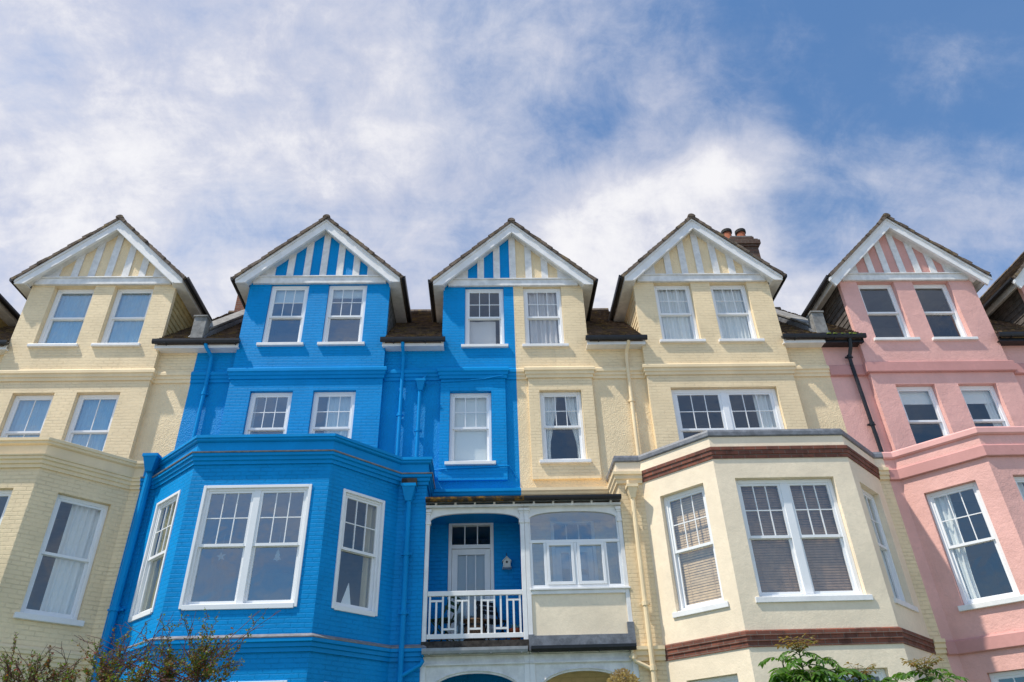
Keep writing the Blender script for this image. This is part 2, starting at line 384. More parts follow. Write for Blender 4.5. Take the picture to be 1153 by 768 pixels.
def window(house, A, t, n, hole, rec=.10, lights=1, cols=3, rows=2, mid=.5, sill=.08, sillout=.07, fw=.07, glass='glass',
           frame='upvc', dress=None, stile=.045, mw=.12, proud=False, low_cols=1, label=None, mun=.018):
    s0, s1, z0, z1 = hole
    F = MB(); d0 = -rec; d1 = -rec-.10
    F.obox(A, t, n, s0+.003, s0+fw, d1, d0, z0+.003, z1-.003); F.obox(A, t, n, s1-fw, s1-.003, d1, d0, z0+.003, z1-.003)
    F.obox(A, t, n, s0+fw, s1-fw, d1, d0, z1-fw, z1-.003); F.obox(A, t, n, s0+fw, s1-fw, d1, d0, z0+.003, z0+fw*.8)
    w = (s1-s0-2*fw-(lights-1)*mw)/lights; cells = []
    for k in range(lights):
        a = s0+fw+k*(w+mw); cells.append((a, a+w))
        if k: F.obox(A, t, n, a-mw, a, d1, d0, z0+fw*.8, z1-fw)
    if proud:   # slim sub-frame lapping the wall
        e = .035
        F.obox(A, t, n, s0-e, s0+.02, d0+.001, .022, z0-e, z1+e); F.obox(A, t, n, s1-.02, s1+e, d0+.001, .022, z0-e, z1+e)
        F.obox(A, t, n, s0+.02, s1-.02, d0+.001, .022, z1-.02, z1+e); F.obox(A, t, n, s0+.02, s1-.02, d0+.001, .03, z0-e-.02, z0+.03)
    win = F.build('window', frame, house, bevel=.006)
    if label: win['label'] = label
    zb, zt = z0+fw*.8, z1-fw; zm = zb+(zt-zb)*mid
    G = MB()
    for a, b in cells:
        U = MB(); u0, u1 = d0-.055, d0-.018
        U.obox(A, t, n, a, a+stile, u0, u1, zm-.02, zt); U.obox(A, t, n, b-stile, b, u0, u1, zm-.02, zt)
        U.obox(A, t, n, a+stile, b-stile, u0, u1, zt-.04, zt); U.obox(A, t, n, a+stile, b-stile, u0, u1+.004, zm-.022, zm+.028)
        ia, ib, ja, jb = a+stile, b-stile, zm+.028, zt-.04
        for c in range(1, cols):
            x = ia+(ib-ia)*c/cols; U.obox(A, t, n, x-mun/2, x+mun/2, u0+.004, u1-.006, ja, jb)
        for c in range(1, rows):
            z = ja+(jb-ja)*c/rows; U.obox(A, t, n, ia, ib, u0+.006, u1-.008, z-mun/2, z+mun/2)
        U.build('sash', frame, win)
        W = MB(); l0, l1 = d0-.098, d0-.058
        W.obox(A, t, n, a, a+stile, l0, l1, zb, zm+.02); W.obox(A, t, n, b-stile, b, l0, l1, zb, zm+.02)
        W.obox(A, t, n, a+stile, b-stile, l0, l1, zb, zb+.055); W.obox(A, t, n, a+stile, b-stile, l0, l1, zm-.03, zm+.02)
        for c in range(1, low_cols):
            x = ia+(ib-ia)*c/low_cols; W.obox(A, t, n, x-mun/2, x+mun/2, l0+.004, l1-.006, zb+.055, zm-.03)
        W.build('sash', frame, win)
        P = lambda s_, d, z: (A[0]+t[0]*s_+n[0]*d, A[1]+t[1]*s_+n[1]*d, z)
        dg = (u0+u1)/2; G.quad(P(ia, dg, ja), P(ib, dg, ja), P(ib, dg, jb), P(ia, dg, jb))
        dg = (l0+l1)/2; G.quad(P(ia, dg, zb+.05), P(ib, dg, zb+.05), P(ib, dg, zm-.02), P(ia, dg, zm-.02))
    G.build('glass', glass, win)
    if sill:
        S = MB(); S.obox(A, t, n, s0-.08, s1+.08, -.02, sillout, z0-sill, z0-.004); S.obox(A, t, n, s0+.004, s1-.004, d0-.01, -.02, z0-sill+.02, z0+.012)
        S.build('sill', 'white', win, bevel=.008)
    for dr in (dress or []):
        k = dr[0]
        a, b = s0+.03, s1-.03; zz0, zz1 = z0+.05, z1-.04; dd = d0-.135
        if k == 'curtain':      # ('curtain', mat, f0, f1, amp, pinch)
            f0, f1 = dr[2], dr[3]
            mb = curtain_mesh(A, t, n, a+(b-a)*f0, a+(b-a)*f1, zz0, zz1, dd, dr[6] if len(dr) > 6 else .11, dr[4] if len(dr) > 4 else .03, dr[5] if len(dr) > 5 else None)
            mb.build('curtain', dr[1], win, smooth=True)
        elif k == 'roller':     # ('roller', mat, drop fraction)
            mb = MB(); mb.obox(A, t, n, a, b, dd, dd+.012, zz1-(zz1-zz0)*dr[2], zz1); mb.tube([(A[0]+t[0]*x+n[0]*(dd-.02), A[1]+t[1]*x+n[1]*(dd-.02), zz1) for x in (a, b)], .03)
            mb.build('blind', dr[1], win)
        elif k == 'cloth':      # hung half way up, ('cloth', mat, f0, f1, top fraction)
            mb = curtain_mesh(A, t, n, a+(b-a)*dr[2], a+(b-a)*dr[3], zz0, zz0+(zz1-zz0)*dr[4], d0-.16, .5, .012)
            mb.build('curtain', dr[1], win, smooth=True)
        elif k == 'slats':      # venetian blind
            mb = MB(); z = zz0+.02
            for (ca, cb) in cells:
                z = zz0+.02
                while z < zz1:
                    P = lambda s_, d, zz: (A[0]+t[0]*s_+n[0]*d, A[1]+t[1]*s_+n[1]*d, zz)
                    dz = .043+random.uniform(-.004, .003)
                    mb.quad(P(ca, d0-.125, z), P(cb, d0-.125, z), P(cb, d0-.131, z+dz), P(ca, d0-.131, z+dz))
                    z += .047
                for q in (.2, .8): x = ca+(cb-ca)*q; mb.obox(A, t, n, x-.004, x+.004, d0-.122, d0-.12, zz0, zz1)
            mb.build('blind', dr[1], win)
    return win

# ------------------------------------------------------------------ house pieces
YW, YP, YQ, YB = 15.0, 14.85, 13.95, 12.80     # wall, pier, bay shoulders, bay front
RIDGE, EAVE = 13.415, 11.42

def roof_slope(mb, C, s, y0, y1, top=RIDGE, L=2.9, gauge=.20, th=.026, jit=.018):
    """tiled pitch at 45 degrees, falling from the ridge at x=C towards side s"""
    k = 0; d = 0.; qx, q = math.cos(math.radians(44.)), math.sin(math.radians(44.))
    while d < L-.01:
        e = min(d+gauge+.05, L); yj = y0+random.uniform(-jit, jit)
        def pt(dist, up, y): return (C+s*(dist*qx+up*q), y, top-dist*q+up*qx)
        a = [pt(d, -.06, yj), pt(e, -.06, yj), pt(e, th, yj), pt(d, .004, yj)]
        b = [(x, y1, z) for x, _, z in a]
        mb.add(a+b, [(0,1,2,3),(7,6,5,4),(0,4,5,1),(1,5,6,2),(2,6,7,3),(3,7,4,0)])
        d += gauge; k += 1

def gable(H, C, yw, sides, wallm, infm, style, split=None, tile='tiles', edges=None):
    """front gable over a wall at y=yw: infill, studs, collar beam, barge boards, eaves, roof"""
    yf = yw-.23
    xs = (-1 in sides, 1 in sides)
    lo = -1.75 if xs[0] else 0.; hi = 1.75 if xs[1] else 0.
    poly = [(lo, 11.50), (hi, 11.50)]
    poly += ([(hi, 11.62)] if hi else []) + [(0, 13.31)] + ([(lo, 11.62)] if lo else [])
    mb = MB(); mb.prism([(C+x, z) for x, z in poly], yw, yw+.06); mb.build('gable_infill', infm, H)
    # collar beam with a little weathered top
    mb = MB(); a, b = max(lo, -1.66) if lo else 0, min(hi, 1.66) if hi else 0
    mb.box(C+a, C+b, yw-.07, yw-.002, 11.365, 11.55); mb.box(C+a, C+b, yw-.10, yw-.002, 11.55, 11.585)
    mb.build('collar_beam', 'white_weather', H, bevel=.006)
    for k in range(-3, 4):
        c = C+.04*(0 if split else 1)+k*.415; w = .085
        x0, x1 = c-w, c+w
        if k == -3: x0, x1 = C-1.5, C-1.16
        if k == 3: x0, x1 = C+1.16, C+1.5
        if lo == 0 and x0 < C-.001: 
            if x1 < C: continue
            continue
        if hi == 0 and c > C+.01: continue
        zt = lambda x: 13.07-.97*abs(x-C)
        p = [(x0, 11.585), (x1, 11.585), (x1, zt(x1))]
        if x0 < C < x1: p.append((C, zt(C)))
        p.append((x0, zt(x0)))
        if k in (-3, 3): p = [(x0, 11.585), (x1, 11.585), (x1 if k < 0 else x0, zt(x1 if k < 0 else x0))] if True else p
        if k == -3: p = [(x0, 11.585), (x1, 11.585), (x1, zt(x1)), (x0, zt(x0))]
        if k == 3: p = [(x0, 11.585), (x1, 11.585), (x1, zt(x1)), (x0, zt(x0))]
        mb = MB(); mb.prism(p, yw-.03, yw-.001); mb.build('timber_stud', 'white_weather', H)
    for s in sides:
        X = lambda d: C+s*d
        if style == 'box':
            tip = [(2.03, 11.39), (2.03, 11.265), (1.785, 11.265)]
        else:
            tip = [(2.13, 11.29), (1.98, 11.07)]
        mb = MB()
        mb.prism([(X(0), 13.36)]+[(X(d), z) for d, z in tip]+[(X(0), 13.0)], yf, yf+.055)
        mb.prism([(X(0), 13.361), (X(tip[0][0]), tip[0][1]+.001), (X(tip[0][0]), tip[0][1]-.09), (X(0), 13.27)], yf-.03, yf-.001)
        mb.prism([(X(0), 13.06), (X(1.83), 11.285), (X(1.80), 11.255), (X(0), 13.0)], yf-.018, yf-.001)
        mb.build('barge_board', 'white', H, bevel=.004, recalc=True)
        mb = MB()   # sloping soffit and boxed side eaves
        mb.prism([(X(0), 13.08), (X(1.80), 11.335), (X(1.80), 11.30), (X(0), 13.05)], yf+.056, yw-.001)
        if style == 'box':
            mb.box(X(1.752), X(2.03), yf+.056, 17.2, 11.27, 11.295); mb.box(X(2.0), X(2.03), yf+.056, 17.2, 11.296, 11.40)
        else:
            mb.box(X(1.752), X(2.0), yf+.056, 17.2, 11.33, 11.35); mb.box(X(1.98), X(2.01), yf+.056, 17.2, 11.20, 11.36)
        mb.build('soffit', 'white_weather', H, recalc=True)
        mb = MB(); g = [(0, 0), (.0, .055), (.03, .10), (.075, .115), (.115, .10), (.13, .055), (.13, 0), (.115, 0), (.065, .03), (.015, 0)]
        gx, gz = 2.035, 11.435 if style == 'box' else 11.40
        mb.prism([(X(gx+a), gz-b) for a, b in g], yf-.02, 16.75); mb.build('gutter', 'black', H, recalc=True)
        mb = MB(); roof_slope(mb, C, s, yf-.07, 18.6, L=2.93); mb.build('dormer_roof', tile, H, recalc=True)
        # dormer cheek
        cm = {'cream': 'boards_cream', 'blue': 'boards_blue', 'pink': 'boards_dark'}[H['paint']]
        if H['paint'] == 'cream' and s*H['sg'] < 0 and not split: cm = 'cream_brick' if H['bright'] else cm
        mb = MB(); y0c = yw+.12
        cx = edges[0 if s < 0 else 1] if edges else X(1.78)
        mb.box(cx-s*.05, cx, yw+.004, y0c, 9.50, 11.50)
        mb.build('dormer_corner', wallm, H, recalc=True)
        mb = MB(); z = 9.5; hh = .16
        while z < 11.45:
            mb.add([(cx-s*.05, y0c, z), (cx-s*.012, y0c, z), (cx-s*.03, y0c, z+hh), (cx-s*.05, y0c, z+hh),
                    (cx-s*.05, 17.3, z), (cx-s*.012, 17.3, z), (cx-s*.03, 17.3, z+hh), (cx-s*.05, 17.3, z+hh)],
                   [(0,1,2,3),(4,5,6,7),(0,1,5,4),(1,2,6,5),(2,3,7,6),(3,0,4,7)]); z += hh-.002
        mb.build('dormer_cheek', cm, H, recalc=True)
    if split != 'right':
        mb = MB()
        for i in range(13):
            y0 = yf-.09+i*.33; r = .09+random.uniform(-.005, .008)
            pr = [(C+r*1.15*math.cos(math.pi*j/8), RIDGE-.05+r*math.sin(math.pi*j/8)) for j in range(9)]
            mb.prism(pr, y0, y0+.325)
        mb.build('ridge_tiles', tile, H, recalc=True)

def make_house(P):
    sg = P['sg']; xp = P['xp']                       # porch party line, direction away from it
    U = lambda u: xp+sg*u
    xb = U(P['w'])                                   # bay-side party line
    col = P['paint']
    H = empty(P['name'], ((xp+xb)/2, YW, GZ)); tag(H, P['label'], 'house', 'terraced houses in a row')
    H['paint'] = col; H['sg'] = sg; H['bright'] = P.get('bright', False)
    wm, rm, tm = P['wallm'], P['roughm'], P['trimm']
    xl, xr = sorted((xp, xb))
    p0, p1 = P['pier']
    def upath(pts):   # order left to right
        return pts if pts[0][0] < pts[-1][0] else pts[::-1]
    hole_rel = lambda A, holes: [(h[0]-A[0], h[1]-A[0], h[2], h[3]) for h in holes]
    # --- recessed upper walls
    g1 = U(1.78)
    def strip(a, b, z0, z1, mat, name='wall'):
        a, b = sorted((a, b)); mb = MB(); wall_panel(mb, (a, YW), (b, YW), z0, z1); mb.build(name, mat, H)
    pin, pout = (p0, p1) if sg > 0 else (p1, p0)     # pier edge towards the porch / towards the party wall
    strip(g1, pin, 5.5, 8.62, rm); strip(g1, pin, 8.62, 9.56, wm)
    strip(pout, xb, 5.5, 8.62, rm if not P.get('noroughout') else wm); strip(pout, xb, 8.62, 9.56, wm)
    # --- half gable over the porch
    a, b = sorted((xp, g1))
    mb = MB(); hs = [P['gatt'], P['g2f']]
    t, n = wall_panel(mb, (a, YW), (b, YW), 8.62, 11.50, hole_rel((a, 0), [hs[0]]), .10)
    mb.build('gable_wall', wm, H)
    mb = MB(); wall_panel(mb, (a, YW), (b, YW), 5.62, 8.62, hole_rel((a, 0), [hs[1]]), .12); mb.build('wall', rm, H)
    window(H, (a, YW), t, n, hole_rel((a, 0), [hs[0]])[0], dress=P['d_gatt'], **P['wk'], rec=.07)
    window(H, (a, YW-.07), t, n, hole_rel((a, 0), [hs[1]])[0], dress=P['d_g2f'], **P['wk'], rec=.11)
    # brick surround of the lower window, proud of the roughcast
    s0, s1 = sorted((U(.27), U(1.775)))
    mb = MB(); wall_panel(mb, (s0, YW-.07), (s1, YW-.07), 6.1, 8.62, hole_rel((s0, 0), [hs[1]]), .01)
    for x, q in ((s0, 1), (s1, -1)):
        pts = [(x, YW-.07, 6.1), (x, YW-.07, 8.62), (x, YW, 8.62), (x, YW, 6.1)]
        mb.quad(*(pts if q < 0 else pts[::-1]))
    mb.quad((s0, YW-.07, 6.1), (s0, YW, 6.1), (s1, YW, 6.1), (s1, YW-.07, 6.1))
    mb.build('window_surround', wm, H)
    # --- projecting pier with its attic gable
    A = (p0, YP)
    mb = MB(); t, n = wall_panel(mb, A, (p1, YP), 5.5, 11.50, hole_rel(A, P['att']+P['f2']), .10)
    mb.quad((p0, YP, 5.5), (p0, YP, 9.56), (p0, YW, 9.56), (p0, YW, 5.5)); mb.quad((p1, YP, 5.5), (p1, YW, 5.5), (p1, YW, 9.56), (p1, YP, 9.56))
    mb.build('pier_wall', wm, H)
    for i, h in enumerate(P['att']): window(H, A, t, n, hole_rel(A, [h])[0], dress=P['d_att'][i], **P['wk_att'])
    for i, h in enumerate(P['f2']): window(H, A, t, n, hole_rel(A, [h])[0], dress=P['d_f2'][i], **P['wk_f2'])
    gable(H, P['C'], YP, (-1, 1), wm, P['infm'], P['gstyle'], edges=(p0, p1))
    gable(H, xp, YW, (sg,), wm, P['infm'], P['gstyle'], split='left' if sg < 0 else 'right')
    # --- string course (stepped moulding), following wall, pier and window surround
    if col == 'pink': prof = [(-.02, 8.62), (.055, 8.62), (.075, 8.64), (.075, 8.885), (.05, 8.91), (-.02, 8.91)]
    else: prof = [(-.02, 8.62), (.03, 8.62), (.03, 8.70), (.055, 8.71), (.055, 8.78), (.085, 8.80), (.085, 8.87), (.06, 8.905), (-.02, 8.905)]
    path = [(xb, YW), (pout, YW), (pout, YP), (pin, YP), (pin, YW), (U(1.78), YW), (U(1.78), YW-.075), (U(.26), YW-.075), (U(.26), YW), (xp, YW)]
    if sg > 0: path = path[::-1]
    mb = MB(); mb.sweep(path, prof); mb.build('string_course', tm, H)
    # --- lower storeys: bay with canted sides
    xe = U(1.93); fa, fb = P['bay']
    qa, qb = fa-(YQ-YB), fb+(YQ-YB)
    pathb = [(xb, YQ), (qa, YQ), (fa, YB), (fb, YB), (qb, YQ), (xe, YQ), (xe, YW)] if sg < 0 else [(xe, YW), (xe, YQ), (qa, YQ), (fa, YB), (fb, YB), (qb, YQ), (xb, YQ)]
    Lc = (YQ-YB)*math.sqrt(2)
    wb = P['bw']
    segs = list(zip(pathb, pathb[1:])); fi = 2 if sg < 0 else 3
    mbay = MB(); runs = {}; wins = []
    for i, (a, b) in enumerate(segs):
        if i in (fi-1, fi, fi+1):
            if i == fi-1: hs = [(Lc-wb['L'][1], Lc-wb['L'][0], wb['L'][2], wb['L'][3])]; key = 'L'
            elif i == fi: hs = [(wb['F'][0]-fa, wb['F'][1]-fa, wb['F'][2], wb['F'][3])]; key = 'F'
            else: hs = [wb['R']]; key = 'R'
            low = (hs[0][0], hs[0][1], -.30, 1.86)
            t, n = wall_panel(mbay, a, b, GZ, 6.0, hs+[low], P['brec'])
            wins.append((key, a, t, n, hs[0], low))
        else:
            key = i < fi
            if key not in runs: runs[key] = MB()
            wall_panel(runs[key], a, b, GZ, 6.0)
    mbay.build('bay_wall', P['baym'], H); [q.build('wall', wm, H) for q in runs.values()]
    for key, a, t, n, h, low in wins:
        kw = dict(P['wk_bay']); kw.update(P.get('wk_bay'+key, {}))
        L_ = 2 if key == 'F' else 1
        window(H, a, t, n, h, lights=L_, dress=P['d_bay'+key], rec=P['brec'], **kw)
        window(H, a, t, n, low, lights=L_, rec=P['brec'], **kw)
    pathc = pathb
    mb = MB()
    if col == 'cream' and P.get('bright'):
        mb.sweep(pathc, [(-.25, 5.82), (.0, 5.82), (.012, 5.83), (.012, 6.03), (-.25, 6.03)]); mb.build('bay_parapet', 'cream_smooth', H)
        mb = MB(); mb.sweep(pathc, [(-.3, 6.031), (.035, 6.031), (.05, 6.05), (.05, 6.12), (.03, 6.17), (-.3, 6.17)]); mb.build('bay_coping', 'lead', H)
        sub = pathc[2:6]
        mb = MB(); mb.sweep(sub, [(-.02, 5.58), (.022, 5.58), (.022, 5.655), (.042, 5.66), (.042, 5.735), (.06, 5.74), (.06, 5.80), (-.02, 5.819)]); mb.build('brick_band', 'red_brick', H)
        mb = MB(); mb.sweep(sub, [(-.02, 2.22), (.018, 2.22), (.018, 2.30), (.034, 2.305), (.034, 2.385), (.05, 2.39), (.05, 2.46), (-.02, 2.50)]); mb.build('brick_band', 'red_brick', H)
        for sub in (pathc[:3], pathc[5:]):
            for zz in (0, -3.33):
                mb = MB(); mb.sweep(sub, [(-.02, 5.56+zz), (.04, 5.56+zz), (.04, 5.63+zz), (.07, 5.65+zz), (.07, 5.72+zz), (.10, 5.74+zz), (.10, 5.80+zz), (-.02, 5.815+zz)]); mb.build('moulding', tm, H)
    elif col == 'pink':
        mb.sweep(pathc, [(-.25, 5.78), (.0, 5.78), (.01, 5.79), (.01, 6.0), (-.25, 6.0)]); mb.build('bay_parapet', wm, H)
        mb = MB(); mb.sweep(pathc, [(-.3, 6.001), (.04, 6.001), (.07, 6.03), (.07, 6.13), (.05, 6.16), (-.3, 6.16)]); mb.build('bay_coping', 'pink_coping', H)
        for zz, hh in ((0, 0), (-3.34, 0)):
            mb = MB(); mb.sweep(pathc, [(-.02, 5.54+zz), (.05, 5.54+zz), (.065, 5.555+zz), (.065, 5.755+zz), (.04, 5.785+zz), (-.02, 5.785+zz)]); mb.build('moulding', tm, H)
    else:
        mb.sweep(pathc, [(-.25, 5.86), (.025, 5.86), (.025, 6.05), (-.25, 6.05)]); mb.build('bay_parapet', tm, H)
        mb = MB(); mb.sweep(pathc, [(-.3, 6.051), (.045, 6.051), (.075, 6.07), (.075, 6.11), (.10, 6.12), (.10, 6.175), (.07, 6.19), (-.3, 6.19)]); mb.build('bay_coping', tm, H)
        for zz in (0, -3.28):
            mb = MB(); mb.sweep(pathc, [(-.02, 5.60+zz), (.035, 5.60+zz), (.035, 5.665+zz), (.065, 5.675+zz), (.065, 5.735+zz), (.10, 5.75+zz), (.10, 5.805+zz), (-.02, 5.815+zz)]); mb.build('moulding', tm, H)
            mb = MB(); mb.sweep(pathc, [(-.02, 5.8155+zz), (.118, 5.807+zz), (.125, 5.83+zz), (.02, 5.859+zz), (-.02, 5.859+zz)] if not zz else [(-.02, 5.8155+zz), (.105, 5.807+zz), (.108, 5.825+zz), (.015, 5.88+zz), (-.02, 5.88+zz)])
            mb.build('lead_flashing', 'lead_pale' if col == 'blue' else tm, H)
    # bay roof
    pr = [(x, y) for x, y in pathb if y < YW-.01]
    pr = pr + [(pr[-1][0], YW), (pr[0][0], YW)]
    mb = MB(); mb.add([(x, y, 5.92) for x, y in pr], [tuple(range(len(pr)))]); mb.build('bay_roof', 'lead', H)
    # --- rooms
    mb = MB()
    for z in (-.40, 2.42, 5.45):
        mb.add([(x, y, z) for x, y in pr], [tuple(range(len(pr)))])
    for z in (-.40, 2.42, 5.45, 8.45):
        mb.quad((xl+.02, YW+.1, z), (xr-.02, YW+.1, z), (xr-.02, 19.5, z), (xl+.02, 19.5, z))
    mb.quad((xl+.02, 19.4, GZ), (xr-.02, 19.4, GZ), (xr-.02, 19.4, 11.3), (xl+.02, 19.4, 11.3))
    for x in (xl+.02, xr-.02, U(2.3)): mb.quad((x, YW+.1, GZ), (x, 19.5, GZ), (x, 19.5, 9.6), (x, YW+.1, 9.6))
    mb.quad((p0+.06, 17.2, 8.4), (p1-.06, 17.2, 8.4), (p1-.06, 17.2, 11.6), (p0+.06, 17.2, 11.6))
    mb.quad((xl+.03, 17.4, 8.4), (xr-.03, 17.4, 8.4), (xr-.03, 17.4, 11.5), (xl+.03, 17.4, 11.5))
    mb.quad((p0+.01, YP+.05, 11.48), (p1-.01, YP+.05, 11.48), (p1-.01, 17.4, 11.48), (p0+.01, 17.4, 11.48))
    mb.quad((xp, YW+.05, 11.48), (g1, YW+.05, 11.48), (g1, 17.4, 11.48), (xp, 17.4, 11.48))
    mb.build('room_interior', 'room', H)
    # --- main roof between the gables
    def main_roof(a, b, name='roof'):
        a, b = sorted((a, b)); mb = MB(); d = 0.; q = (math.cos(math.radians(42.3)), math.sin(math.radians(42.3))); L = 4.95; k = 0
        while d < L:
            e = min(d+.17, L)
            pt = lambda dist, up: (14.66+dist*q[0]-up*q[1], 9.60+dist*q[1]+up*q[0])
            x = a
            while x < b-.02:
                w = min(.165, b-x) if not (x == a and k % 2) else .085
                j = random.uniform(-.006, .012); c0 = random.uniform(-.012, .012)
                p = [pt(d+c0, -.01), pt(d+c0, .035+j), pt(e, .008+j), pt(e, -.02)]
                mb.prism_x(p, x+.002, min(b, x+w)-.002); x += w
            d += .13; k += 1
        mb.prism_x([(14.70, 9.58), (18.34, 12.90), (22.1, 9.6), (22.0, 9.5), (18.34, 12.8), (14.74, 9.5)], a, b)
        o = mb.build(name, 'tiles_lich', H, recalc=True)
        mb = MB(); mb.tube([(a, 18.34, 12.93), (b, 18.34, 12.93)], .11, 8); mb.build('ridge_tiles', 'tiles', H)
        return o
    main_roof(g1, pin); main_roof(pout, xb)
    # eaves: fascia, soffit, gutter, end brackets
    for a, b, q in ((g1, pin, 0), (pout, xb, 1)):
        a2, b2 = sorted((a, b))
        fm = 'black' if col == 'pink' else 'white'
        ea = .06 if (abs(a2-xl) > .01 and abs(a2-xr) > .01) else 0; eb = .06 if (abs(b2-xl) > .01 and abs(b2-xr) > .01) else 0
        mb = MB(); mb.box(a2-ea, b2+eb, 14.735, 14.765, 9.43, 9.57); mb.box(a2-ea, b2+eb, 14.766, YW-.001, 9.45, 9.475)
        mb.build('fascia', fm, H)
        mb = MB(); g = [(0, 0), (.0, .055), (.03, .10), (.075, .115), (.10, .10), (.115, .055), (.115, 0), (.10, 0), (.055, .05), (.012, 0)]
        mb.prism_x([(14.735-y, 9.62-z) for y, z in g], a2-ea-.04 if ea else a2, b2+eb+.04 if eb else b2)
        x = a2+.2
        while x < b2: mb.box(x, x+.025, 14.615, 14.735, 9.495, 9.51); x += .75
        mb.build('gutter', 'black', H, recalc=True)
    # --- party wall upstand through the roof, beside the bay side
    if P.get('upstand'):
        x0, x1 = xb-.17, xb+.17
        s = math.tan(math.radians(42.3))
        mb = MB(); mb.prism_x([(14.98, 9.6), (14.98, 10.10), (18.2, 10.10+3.22*s), (18.2, 9.6+3.22*s)], x0+.03, x1-.03); 
        mb.prism_x([(14.971, 10.10), (14.971, 10.17), (18.2, 10.17+3.23*s), (18.2, 10.10+3.23*s)], x0-.02, x1+.02)
        mb.box(x0+.02, x1-.02, 14.72, 14.97, 9.70, 10.30); mb.box(x0, x1, 14.69, 14.99, 10.30, 10.345)
        mb.build('party_upstand', 'cement', H, recalc=True, bevel=.01)
        mb = MB()
        for x_, sd in ((x0, -1), (x1, 1)):
            pts = [(14.75, 9.75), (15.05, 9.75+.30*s+.1), (17.2, 9.75+2.45*s+.1), (17.2, 9.60+2.45*s), (14.75, 9.60)]
            mb.prism_x(pts, x_+sd*.005, x_+sd*.035)
            mb.add([(x_, 14.75, 9.70), (x_+sd*.30, 14.78, 9.69), (x_+sd*.30, 17.2, 9.69+2.42*s), (x_, 17.2, 9.70+2.45*s)], [(0, 1, 2, 3)])
        mb.build('lead_flashing', 'lead', H, recalc=True)
    if P.get('end'):
        mb = MB(); mb.prism_x([(YW+.02, GZ), (YW+.02, 13.25), (18.3, 13.25), (22.0, 9.5), (22.0, GZ)], U(.012), U(.14)); mb.build('end_wall', wm, H, recalc=True)
    # --- porch
    porch(H, P, U, xp, xe)
    return H

def arch_poly(x0, x1, ztop, zc, zs, N=22, ex=2.6):
    xc, hw = (x0+x1)/2, (x1-x0)/2
    pts = [(x0, ztop), (x0, zs)]
    for i in range(1, N):
        a = math.pi*(1-i/N); c = math.cos(a); x = xc+hw*c
        pts.append((x, zs+(zc-zs)*max(0, 1-abs(c)**ex)**(1/ex)))
    pts += [(x1, zs), (x1, ztop)]
    return pts

